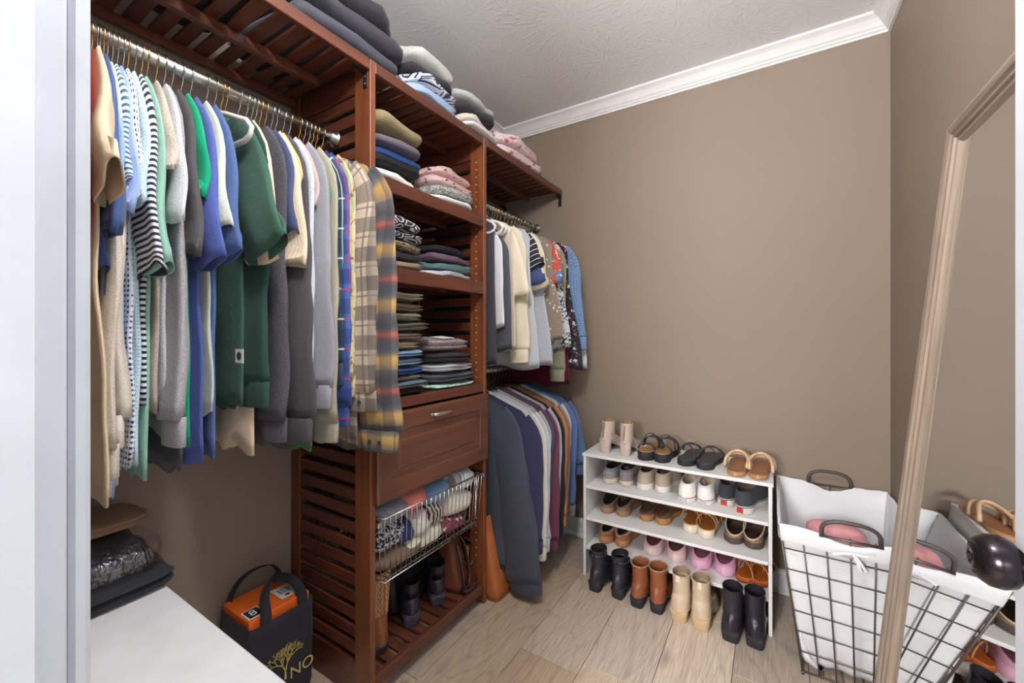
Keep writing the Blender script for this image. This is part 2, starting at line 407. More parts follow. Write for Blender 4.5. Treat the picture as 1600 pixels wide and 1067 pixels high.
# open door with panel mouldings and a dark knob
dr = MB(); D0, D1 = (.256, .010, .012), (.291, .766, 2.035)
dr.box(D0, D1, .002)
for z0, z1 in ((.24, .86), (1.02, 1.86)):
    for y0, y1 in ((.12, .35), (.43, .655)):
        for a, b in (((.252, y0, z0), (.256, y1, z0+.018)), ((.252, y0, z1-.018), (.256, y1, z1)), ((.252, y0, z0), (.256, y0+.018, z1)), ((.252, y1-.018, z0), (.256, y1, z1))):
            dr.box(a, b, .0015)
door = struct(dr.build('door_1', M_TRIM))
M_KNOB = plain('black_nickel', (58, 52, 56), .22, .85)
K = Matrix.Translation((.256, .680, .902)) @ Matrix.Rotation(-PI/2, 4, 'Y')
kb = MB(); kb.lathe([(.0, .0), (.031, .0), (.032, .003), (.029, .008), (.012, .011), (.011, .020), (.016, .023), (.0255, .031), (.0285, .040), (.0275, .050), (.022, .058), (.0165, .0615), (.0160, .0600), (.0145, .0600), (.0140, .0625), (.006, .0632), (.006, .0610), (.0, .0610)], 40, K)
kb.build('knob', M_KNOB, door)
kb = MB(); kb.box((.191, .6788, .8985), (.196, .6812, .9055)); kb.build('keyhole', M_BLACKMETAL, door)
# ceiling lamp: opal globe on a short stem
lt = thing('ceiling_lamp', 'opal glass globe lamp on a short stem under the closet ceiling', 'lamp', (LAMP[0], LAMP[1], ZC))
MB().lathe([(0, 0), (.065, 0), (.065, -.012), (.045, -.026), (.012, -.030), (.012, -.145), (.035, -.150), (.035, -.165), (0, -.165)], 24).build('stem', M_STEEL, lt)
m, nt, b = new_mat('lit_opal_glass'); b.inputs['Base Color'].default_value = (.9, .88, .84, 1)
b.inputs['Emission Color'].default_value = (1, .985, .965, 1); b.inputs['Emission Strength'].default_value = LAMP_STRENGTH
zl = LAMP[2]-ZC
MB().lathe([(.085*math.sin(PI*k/14), zl-.085*math.cos(PI*k/14)) for k in range(15)], 24).build('glass_globe', m, lt)
# unseen fill light added beyond the doorway, shaped as a drum shade on a stand
lt = thing('floor_lamp', 'unseen added fill lamp with a white drum shade outside the doorway', 'lamp', (FILL_LAMP[0], FILL_LAMP[1], 0))
MB().lathe([(0, 0), (.15, 0), (.15, .012), (.02, .022), (.012, .03), (.012, FILL_LAMP[2]+.1), (0, FILL_LAMP[2]+.1)], 24).build('stand', M_STEEL, lt)
m, nt, b = new_mat('fill_drum_glow'); b.inputs['Base Color'].default_value = (.9, .88, .84, 1)
b.inputs['Emission Color'].default_value = (1, .99, .98, 1); b.inputs['Emission Strength'].default_value = FILL_STRENGTH
MB().lathe([(.013, FILL_LAMP[2]+.16), (.20, FILL_LAMP[2]+.16), (.23, FILL_LAMP[2]-.16), (.013, FILL_LAMP[2]-.16)], 28).build('fill_drum', m, lt)
# ------------------------------------------------------------------ closet organizer
TX0, TX1 = -1.47, -1.04          # back and front of the organizer
TY0, TY1 = .840, 1.4505          # outer sides of the tower
WX, WY, WZ = wood('x'), wood('y'), wood('z', 'mahogany_lit_post', (88, 46, 28), (136, 78, 46))  # posts oranger than rails: warm lamp light put into the wood colour
RODX, RODZ, LOWZ = -1.213, 1.795, .970

SLATS = {}
def slat_mesh(lx, ly, lz, mat):
    k = (round(lx, 4), round(ly, 4), round(lz, 4), mat.name)
    if k not in SLATS:
        me = MB().box((-lx/2, -ly/2, -lz/2), (lx/2, ly/2, lz/2), .0015).me('slat'); me.materials.append(mat); SLATS[k] = me
    return SLATS[k]
def slat_row(parent, y0, y1, ztop, x0, x1, pitch, wd, mat=None):
    n = int((y1-y0)/pitch); p = (y1-y0)/n
    for i in range(n):
        link('slat', slat_mesh(x1-x0, wd, .012, WX), None, parent, ((x0+x1)/2, y0+p*(i+.5), ztop-.006))
def shelf_part(name, y0, y1, ztop, parent, rail=.035, pitch=.049, wd=.036):
    b = MB(); b.box((TX1-.018, y0, ztop-rail), (TX1, y1, ztop), .002)
    b.box((TX0+.045, y0, ztop-rail+.002), (TX0+.063, y1, ztop-.0125), .002); b.box((-1.262, y0, ztop-.034), (-1.244, y1, ztop-.0125), .002)
    s = b.build(name, WY, parent)
    slat_row(s, y0+.002, y1-.002, ztop-.001, TX0+.012, TX1-.0185, pitch, wd)
    return s

tw = thing('shelf_tower', 'tall mahogany slatted shelf tower with a drawer and a wire basket', 'shelf unit')
for y in (TY0, TY1-.021):
    b = MB(); b.box((TX1-.074, y, 0), (TX1, y+.021, 2.0), .002); b.box((TX0, y, 0), (TX0+.05, y+.021, 2.0), .002)
    sp = b.build('side_panel', WZ, tw)
    MB().box((TX0+.05, y+.003, 1.914), (TX1-.074, y+.018, 2.0), .0015).build('top_rail', WX, sp)
    MB().box((TX0+.05, y+.003, .004), (TX1-.074, y+.018, .117), .0015).build('bottom_rail', WX, sp)
    z = .137
    while z < 1.885:
        link('slat', slat_mesh(TX1-.074-TX0-.05, .012, .036, WX), None, sp, ((TX0+.05+TX1-.074)/2, y+.0105, z+.018)); z += .0543
    # peg holes with pale sleeves inside the front and back posts
    hb = MB(); yy = y+.0212 if y < 1 else y-.0002
    for xh in (TX1-.040, TX0+.026):
        z = .20
        while z < 1.90:
            hb.lathe([(0, -.0006), (.0026, -.0006), (.0026, .0006), (0, .0006)], 8, Matrix.Translation((xh, yy, z)) @ Matrix.Rotation(PI/2, 4, 'X')); z += .032
    tag(hb.build('peg_holes', M_PLASTIC, sp), kind='stuff')
SH = [2.0, 1.6585, 1.375, .945, .090]
for z, r in zip(SH, (.035, .045, .050, .036, .040)):
    shelf_part('shelf', TY0+.0215, TY1-.0215, z, tw, rail=r)
# drawer with a framed, raised-panel front and a bow handle
dz0, dz1, dy0, dy1, dx = .626, .902, TY0+.012, TY1-.012, TX1+.001
def quadframe(b, x0, x1, ya, yb, za, zb, wd, xin):
    """mitred frame of width wd whose face goes from x1 at its outer edge to xin at its inner edge"""
    o = [(ya, za), (yb, za), (yb, zb), (ya, zb)]; i = [(ya+wd, za+wd), (yb-wd, za+wd), (yb-wd, zb-wd), (ya+wd, zb-wd)]
    v = [(x1, *p) for p in o]+[(xin, *p) for p in i]
    b.add(v, [(k, (k+1) % 4, 4+(k+1) % 4, 4+k) for k in range(4)])
M_DRW = wood('y', 'drawer_wood', (86, 50, 36), (122, 76, 54), .36)
d = MB(); X = dx+.020
d.box((dx, dy0, dz0), (X-.004, dy1, dz1))
quadframe(d, dx, X-.004, dy0, dy1, dz0, dz1, .006, X)
q = .006
for wd, xi, xo in ((.052, X, X), (.007, X-.011, X), (.006, X-.013, X-.011), (.024, X-.001, X-.013), (.001, X-.001, X-.001)):
    quadframe(d, dx, xo, dy0+q, dy1-q, dz0+q, dz1-q, wd, xi); q += wd
d.add([(X-.001, dy0+q, dz0+q), (X-.001, dy1-q, dz0+q), (X-.001, dy1-q, dz1-q), (X-.001, dy0+q, dz1-q)], [(0, 1, 2, 3)])
d.box((TX0+.05, dy0+.02, dz0+.01), (dx, dy0+.032, dz1-.02)); d.box((TX0+.05, dy1-.032, dz0+.01), (dx, dy1-.02, dz1-.02)); d.box((TX0+.05, dy0+.02, dz0+.01), (dx, dy1-.02, dz0+.02))
drw = d.build('drawer', M_DRW, tw)
h = MB(); yc, zc = 1.145, .868
pts = [(X-.001+.022*math.sin(PI*k/12)**.6, yc-.055+.11*k/12, zc+.002*math.sin(PI*k/12)) for k in range(13)]
h.tube(pts, .005, 8, flat=1.3); h.lathe([(0, 0), (.008, 0), (.006, .005), (0, .005)], 12, Matrix.Translation((X-.001, yc-.055, zc)) @ Matrix.Rotation(PI/2, 4, 'Y')); h.lathe([(0, 0), (.008, 0), (.006, .005), (0, .005)], 12, Matrix.Translation((X-.001, yc+.055, zc)) @ Matrix.Rotation(PI/2, 4, 'Y'))
h.build('handle', M_NICKEL, drw)
# wire basket on runners
BX0, BX1, BY0, BY1, BZ0, BZ1 = -1.44, -1.030, .885, 1.405, .362, .572
w_ = MB(); r = .0018
def rect(z, i, rr):
    w_.tube([(BX0+i, BY0+i, z), (BX1-i, BY0+i, z), (BX1-i, BY1-i, z), (BX0+i, BY1-i, z)], rr, 6, closed=True)
rect(BZ1, 0, .0032); rect(BZ0, .012, .002);
n = 22
for k in range(n+1):
    y = lerp(BY0+.002, BY1-.002, k/n); yi = lerp(BY0+.014, BY1-.014, k/n)
    w_.tube([(BX1, y, BZ1), (BX1-.012, yi, BZ0), (BX0+.012, yi, BZ0), (BX0, y, BZ1)], r, 5)
for k in range(1, 14):
    x = lerp(BX0, BX1, k/14)
    w_.tube([(x, BY0, BZ1), (x, BY0+.012, BZ0), (x, BY1-.012, BZ0), (x, BY1, BZ1)], r, 5)
bk = w_.build('wire_basket', M_CHROME, tw)
for y, s in ((TY0+.021, 1), (TY1-.021, -1)):
    a, b_ = sorted((y, y+s*.016)); MB().box((TX0+.06, a, BZ1-.022), (TX1+.012, b_, BZ1-.004), .002).build('runner', M_CHROME, tw)
# brackets and small hardware on the tower
def bracket(parent, x, y, z, up=.05):
    b = MB(); b.box((x-.010, y-.0022, z-up), (x+.010, y, z), .0008); b.box((x-.010, y-.045, z-.002), (x+.010, y, z), .0008)
    o = b.build('bracket', M_BLACKMETAL, parent)
    for dz in (.014, .036):
        MB().lathe([(0, 0), (.0034, 0), (.0024, .002), (0, .0022)], 8, Matrix.Translation((x, y-.0022, z-dz)) @ Matrix.Rotation(PI/2, 4, 'X')).build('screw', M_CHROME, o)
bracket(tw, TX1-.022, TY0, 1.964)
# slatted top shelves either side of the tower
for nm, y0, y1, lab in (('top_shelf', YF+.004, TY0-.002, 'mahogany slatted shelf above the long row of hanging shirts'), ('top_shelf', TY1+.002, YB-.004, 'mahogany slatted shelf between the tower and the back wall')):
    t = thing(nm, lab, 'shelf', (0, 0, 0), 0, 'slatted top shelves')
    b = MB(); b.box((TX1-.018, y0, 1.966), (TX1, y1, 2.0), .002); b.box((TX0+.018, y0, 1.962), (TX0+.036, y1, 1.9865), .002); b.box((-1.262, y0+.02, 1.958), (-1.240, y1-.035, 1.9865), .002)
    rl = b.build('rails', WY, t)
    n = int((y1-y0)/.0495); p = (y1-y0)/n
    for i in range(n):
        link('slat', slat_mesh(TX1-.0185-TX0-.008, .034, .012, WX), None, t, ((TX0+.008+TX1-.0185)/2, y0+p*(i+.5), 1.993))
    if y0 > 1:
        for x in (TX1-.016, TX0+.028):
            b = MB(); b.box((x-.010, YB-.003, 1.905), (x+.010, YB-.001, 1.964), .0008); b.box((x-.010, YB-.045, 1.9585 if x > -1.2 else 1.958), (x+.010, YB-.001, 1.9615), .0008); b.build('bracket', M_BLACKMETAL, t)
# hanging rods with end flanges
def rod(y0, y1, z, lab, fl=(1, 1)):
    t = thing('closet_rod', lab, 'rod', (RODX, (y0+y1)/2, z), 0, 'steel closet rods'); hl = (y1-y0)/2
    R = Matrix.Rotation(PI/2, 4, 'X')
    MB().lathe([(0, -hl), (.0155, -hl), (.0155, hl), (0, hl)], 24, R).build('tube', M_STEEL, t)
    for s in (-1, 1):
        MB().lathe([(0, 0), (.028, 0), (.028, .003), (.019, .005), (.019, .022), (0, .022)], 24, Matrix.Translation((0, s*hl, 0)) @ Matrix.Rotation(PI/2 if s > 0 else -PI/2, 4, 'X')).build('flange', M_STEEL, t)
rod(YF+.001, TY0-.001, RODZ, 'steel closet rod carrying the long row of shirts beside the tower')
rod(TY1+.001, YB-.001, RODZ, 'upper steel closet rod between tower and back wall')
rod(TY1+.001, YB-.001, LOWZ, 'lower steel closet rod between tower and back wall')
# ------------------------------------------------------------------ hanging clothes
RG = random.Random(11)
def body_mesh(W, L, th, seed, neckw=.068, slope=.36, fold=.010, hemw=1.08, drop=.05, split=0, N=44, Mr=24, waist=1.0, strap=False):
    """front and back panel of a hung garment as one shell, open at the hem; x across, z down from the neck point"""
    rg = random.Random(seed); k1, k2, p1, p2 = rg.uniform(18, 30), rg.uniform(36, 60), rg.uniform(0, 6), rg.uniform(0, 6)
    vs, uv, fs = [], [], []
    def pt(c, s, inset=0):
        cx, sy = math.cos(c), math.sin(c)
        xn = spow(cx, .75)
        wd = W*lerp(1, hemw, sst(.1, 1, s))*lerp(1, waist, math.sin(PI*min(1, s*1.1)))
        if strap: wd *= lerp(.62, 1, sst(.0, .3, s))
        x = xn*(wd-inset)*(1 if xn > 0 else min(1, .200/W))
        ax = abs(xn*W*(.62 if strap else 1))
        zt = -slope*max(0, ax-neckw)-(.9*max(0, ax-(W-.03))) if not strap else -.25*max(0, ax-neckw)
        if ax < neckw: zt -= (drop*(1 if sy < 0 else .35))*(1-(ax/neckw)**2)
        zb = -L-split*abs(xn)**3*(-1)-.010*math.sin(7*xn+p1)
        z = lerp(zt, zb, s)
        t = th*(.25+.75*sst(0, .16, s))
        edge = sst(0, .10, s)
        y = spow(sy, .7)*(t-inset*.6)
        y += fold*edge*(.35+s)*(math.sin(k1*x+p1+2*s)+.45*math.sin(k2*x+p2-3*s))*.7
        y += .006*edge*noise.noise((x*7, s*5, seed))
        return (x, y, z)
    for i in range(Mr+1):
        s = (i/Mr)**1.15
        for k in range(N+1):
            c = 2*PI*k/N; p = pt(c, s); vs.append(p); uv.append((p[0]+(3 if math.sin(c) > 0 else 0), p[2]))
    for s_, ins in ((.995, .004), (.93, .005)):
        for k in range(N+1):
            c = 2*PI*k/N; p = pt(c, s_, ins); vs.append(p); uv.append((p[0], p[2]))
    n1 = N+1
    for i in range(Mr+2):
        for k in range(N): fs.append((i*n1+k, (i+1)*n1+k, (i+1)*n1+k+1, i*n1+k+1))
    return mesh('body', vs, fs, uv)
def sleeve_path(W, slope, neckw, L, out, d0, n):
    """centre line of a hanging sleeve in the x-z plane with its angle from the vertical"""
    tip = (W-.005, -slope*(W-neckw)-.006); ph0 = math.radians(48)
    pts = []; x = tip[0]-math.cos(ph0)*d0*.86; z = tip[1]-math.sin(ph0)*d0*.86
    for i in range(n+1):
        t = i/n; ph = lerp(ph0, math.radians(out), sst(0, min(.9, .10/L), t))
        pts.append((x, z, ph)); x += math.sin(ph)*L/n; z -= math.cos(ph)*L/n
    return pts
def sleeve_mesh(W, L, seed, side=1, out=9, d0=.080, d1=.075, e0=.007, e1=.020, slope=.36, neckw=.068, long=False, roll=0, N=26):
    rg = random.Random(seed+side); n = 22 if long else 12
    if side < 0: W = min(W, .155); out = 0; d0 = .065; d1 = min(d1, .05)
    path = sleeve_path(W, slope, neckw, L, out, d0, n); vs, uv, fs = [], [], []
    p1, p2, kk = rg.uniform(0, 6), rg.uniform(0, 6), rg.uniform(22, 34)
    def ring(j, inset=0, dz=0):
        x, z, ph = path[j]; t = j/n
        d = lerp(d0, d1, t**.8)-inset; e = lerp(e0, e1, sst(0, .5, t))-inset
        nx, nz = math.cos(ph), math.sin(ph)
        for k in range(N+1):
            c = 2*PI*k/N; ca, sa = spow(math.cos(c), .85), spow(math.sin(c), .85)
            wob = .14*math.sin(3*c+p1+5*t)*t+(.09*math.sin(kk*L*t+2*c+p2)*(sst(.2, .5, t)) if long else 0)
            q = d*ca*(1+wob*.5); yy = e*sa*(1+wob)+.006*t*math.sin(9*t+p2)+.004*math.sin(kk*q*2+p1)*t
            zz = z+nz*q+dz-(.008*math.sin(c*2+p2) if j == n and not long else 0)
            vs.append((side*(x+nx*q), yy, zz)); uv.append((c*(d+e)*.5+5*side, -L*t))
    for j in range(n+1): ring(j)
    ring(n, .003, .001); ring(n, .005, .03); ring(max(0, n-3), .008)
    n1 = N+1
    for i in range(n+3):
        for k in range(N):
            f = (i*n1+k, (i+1)*n1+k, (i+1)*n1+k+1, i*n1+k+1); fs.append(f if side < 0 else f[::-1])
    return mesh('sleeve', vs, fs, uv), path
def cuff_mesh(path, d, e, side, h=.055):
    x, z, ph = path[-1]; b = MB(); rings = []; N = 20
    for dz, f in ((.006, .92), (.003, .98), (-h*.5, .93), (-h, .90), (-h-.002, .86), (-h*.4, .82)):
        rings.append([(side*(x+math.cos(ph)*d*f*spow(math.cos(2*PI*k/N), .85)+math.sin(ph)*(-dz)), e*f*spow(math.sin(2*PI*k/N), .85), z+dz+math.sin(ph)*d*f*math.cos(2*PI*k/N)) for k in range(N)])
    uvs = [(2*PI*k/N*(d+e)*.5, r[k][2]) for r in rings for k in range(N)]
    b.loft(rings, uvs=uvs); return b.me('cuff')

HANGERS = {}
def hanger_mesh(kind):
    if kind in HANGERS: return HANGERS[kind]
    hk = MB(); r = .0185
    pts = [(r*math.cos(a), 0, r*math.sin(a)) for a in [math.radians(q) for q in range(200, -61, -20)]]
    pts += [(.010, 0, -.030), (.0, 0, -.045), (0, 0, -.085)]
    hk.tube(pts, .0017, 6)
    bd = MB(); Wd = .205
    if kind == 'plastic':
        bd.tube([(-.02, 0, -.083), (0, 0, -.080), (.02, 0, -.083), (.09, 0, -.105), (Wd-.02, 0, -.145), (Wd, 0, -.165), (Wd-.008, 0, -.182), (Wd-.03, 0, -.190), (0, 0, -.190), (-Wd+.03, 0, -.190), (-Wd+.008, 0, -.182), (-Wd, 0, -.165), (-Wd+.02, 0, -.145), (-.09, 0, -.105)], .0052, 8, closed=True, flat=1.3)
    else:
        bd.tube([(-.01, 0, -.084), (.01, 0, -.084), (.09, 0, -.112), (Wd-.015, 0, -.160), (Wd-.02, 0, -.168), (-Wd+.02, 0, -.168), (-Wd+.015, 0, -.160), (-.09, 0, -.112)], .0028, 6, closed=True)
    HANGERS[kind] = (hk.me('hook'), bd.me('bar')); return HANGERS[kind]
HK = {}
def hanger(y, rz, z, metal, kind, lab, grp, dx=0, k=1):
    t = thing('clothes_hanger', lab, 'hanger', (RODX+dx, y, z), rz, grp)
    key = (metal.name, kind)
    if key not in HK:
        a, b = hanger_mesh(kind); a = a.copy(); b = b.copy(); a.materials.append(metal); b.materials.append(M_PLASTIC if kind == 'plastic' else metal); HK[key] = (a, b)
    link('hook', HK[key][0], None, t); link('bar', HK[key][1], None, t).scale = (k, 1, 1)
    return t

def solve(hook_u, end_u, end_v, hem_v, o, rodz, y=None, rz0=0.0):
    """turn photo measurements of one hung garment into its place on the rod, turn, width and lengths"""
    r = ray(hook_u, 500); y = y or RODX*r.y/r.x
    lg = o.get('sl') == 'long'; d1 = o.get('d1') or (.054 if lg else .070); sl = o.get('slope', .36); out = o.get('out', 2 if lg else 7)
    top = rodz-.09
    def u_of(p):
        q = Vector((p[0], p[1])); f = -q.x*S_+q.y*C_; return 800+FPX*(q.x*C_+q.y*S_)/f, f
    none = o.get('sl') == 'none'; L = .3 if not lg else .62; best = None
    for it in range(3):
        best = None
        for wi in range(int(o.get('wmin', 12)), 31):
            W = wi*.01
            x, z, ph = sleeve_path(W, sl, .068, L, out, .080, 12)[-1]; x += math.cos(ph)*d1
            if none: x = W*o.get('hemw', 1.08)
            for ri in (-2, -1, 0, 1, 2):
                rz = rz0+ri*.015; P = (RODX+o.get('dx', 0)+x*math.cos(rz), y+x*math.sin(rz)); uu, f = u_of(P)
                cost = abs(uu-end_u)*.02+abs(ri)*.04+abs(W-.215)*.8
                if best is None or cost < best[0]: best = (cost, W, rz, f)
        _, W, rz, f = best
        zt = EYE+f*(HOR-end_v)/FPX+(.055 if lg else .012)
        lo, hi = .10, 1.0
        for _ in range(24):
            L = (lo+hi)/2; z = top+sleeve_path(W, sl, .068, L, out, .080, 12)[-1][1]
            if z > zt: lo = L
            else: hi = L
    _, fb = u_of((RODX+.14, y)); zb = EYE+fb*(HOR-hem_v)/FPX
    o = dict(o); o.update(W=W, sL=L, rz=rz); return y, top-zb, o

def garment(y, spec, rodz, grp, seed):
    """spec: label, category, cloth, body length, sleeve kind/length plus options"""
    lab, cat, mat, L = spec[:4]; o = dict(sl='short', sL=.25, W=.215, th=.009, fold=.006, out=10, d1=None, rz=0, hk=None, hk_kind='wire', smat=None, cmat=None, e1=.013, dy=0, dx=0, hemw=1.08, drop=.05, waist=1.0, strap=False, name='shirt', split=0, tilt=0, slope=.36)
    o.update(spec[4] if len(spec) > 4 else {})
    if 'out' not in (spec[4] if len(spec) > 4 else {}): o['out'] = 2 if o['sl'] == 'long' else 7
    rg = random.Random(seed); rz = o['rz']
    neck = .090; top = rodz-neck
    t = thing(o['name'], lab, cat, (RODX+o['dx'], y, top), rz, grp); t.rotation_euler[1] = o['tilt']
    link('body', body_mesh(o['W'], L, o['th'], seed, fold=o['fold'], hemw=o['hemw'], drop=o['drop'], waist=o['waist'], strap=o['strap'], split=o['split'], slope=o['slope']), mat, t)
    if o['sl'] != 'none':
        for s in (1, -1):
            lg = o['sl'] == 'long'; d1 = o['d1'] or (.054 if lg else .070)
            if s < 0 and not lg and rodz == RODZ and y < .5: pass
            me, path = sleeve_mesh(o['W'], o['sL'], seed, s, o['out'], d1=d1, e1=o['e1'], long=lg, slope=o['slope'])
            link('sleeve', me, o['smat'] or mat, t)
            if lg:
                link('cuff', cuff_mesh(path, (d1 if s > 0 else min(d1, .05)), o['e1']*1.0, s, o.get('cuff', .055)), o['cmat'] or o['smat'] or mat, t)
                if o.get('buttons') and s > 0:
                    xe, ze, _ = path[-1]
                    for bx in (-.022, .014):
                        MB().lathe([(0, 0), (.0062, 0), (.0068, .0012), (.0060, .0026), (.0042, .0016), (0, .0016)], 14, Matrix.Translation((xe+bx+.004, -o['e1']*.93-.001, ze-.028)) @ Matrix.Rotation(PI/2, 4, 'X')).build('button', plain('button_dark', (64, 60, 62), .4), t)
    c = MB(); N = 20
    if not o['strap']:
        c.tube([(.066*math.cos(2*PI*k/N), .014*math.sin(2*PI*k/N), -.012+.010*math.sin(2*PI*k/N)-.02*(1-abs(math.cos(2*PI*k/N)))) for k in range(N)], .0085, 6, closed=True)
        c.build('collar', o['cmat'] or mat, t)
    m = o['hk'] or (M_GOLD if rg.random() < .45 else M_CHROME)
    mt = {'gold_wire': 'gold wire', 'chrome_wire': 'silver wire'}[m.name] if o['hk_kind'] == 'wire' else 'white plastic'
    short = lab.split(' hung ')[0].split(' with ')[0].split(' beside ')[0]
    words = (mt+' hanger holding the '+short).split()[:15]
    hanger(y, rz, rodz, m, o['hk_kind'], ' '.join(words), grp.split(' ')[0]+' hangers' if False else 'hangers with '+grp, o['dx'], min(1, o['W']/.228*(.62 if o['strap'] else 1)) if o['hk_kind'] == 'wire' else min(1, o['W']/.2))
    return t
F = fab
c_ = lambda n, *a, **k: fab('cloth_'+n, *a, **k)
tan, blue1, oat = c_('wheat', (216, 196, 166)), c_('steel_blue', (72, 92, 142)), c_('oatmeal', (198, 188, 176), heather=.3)
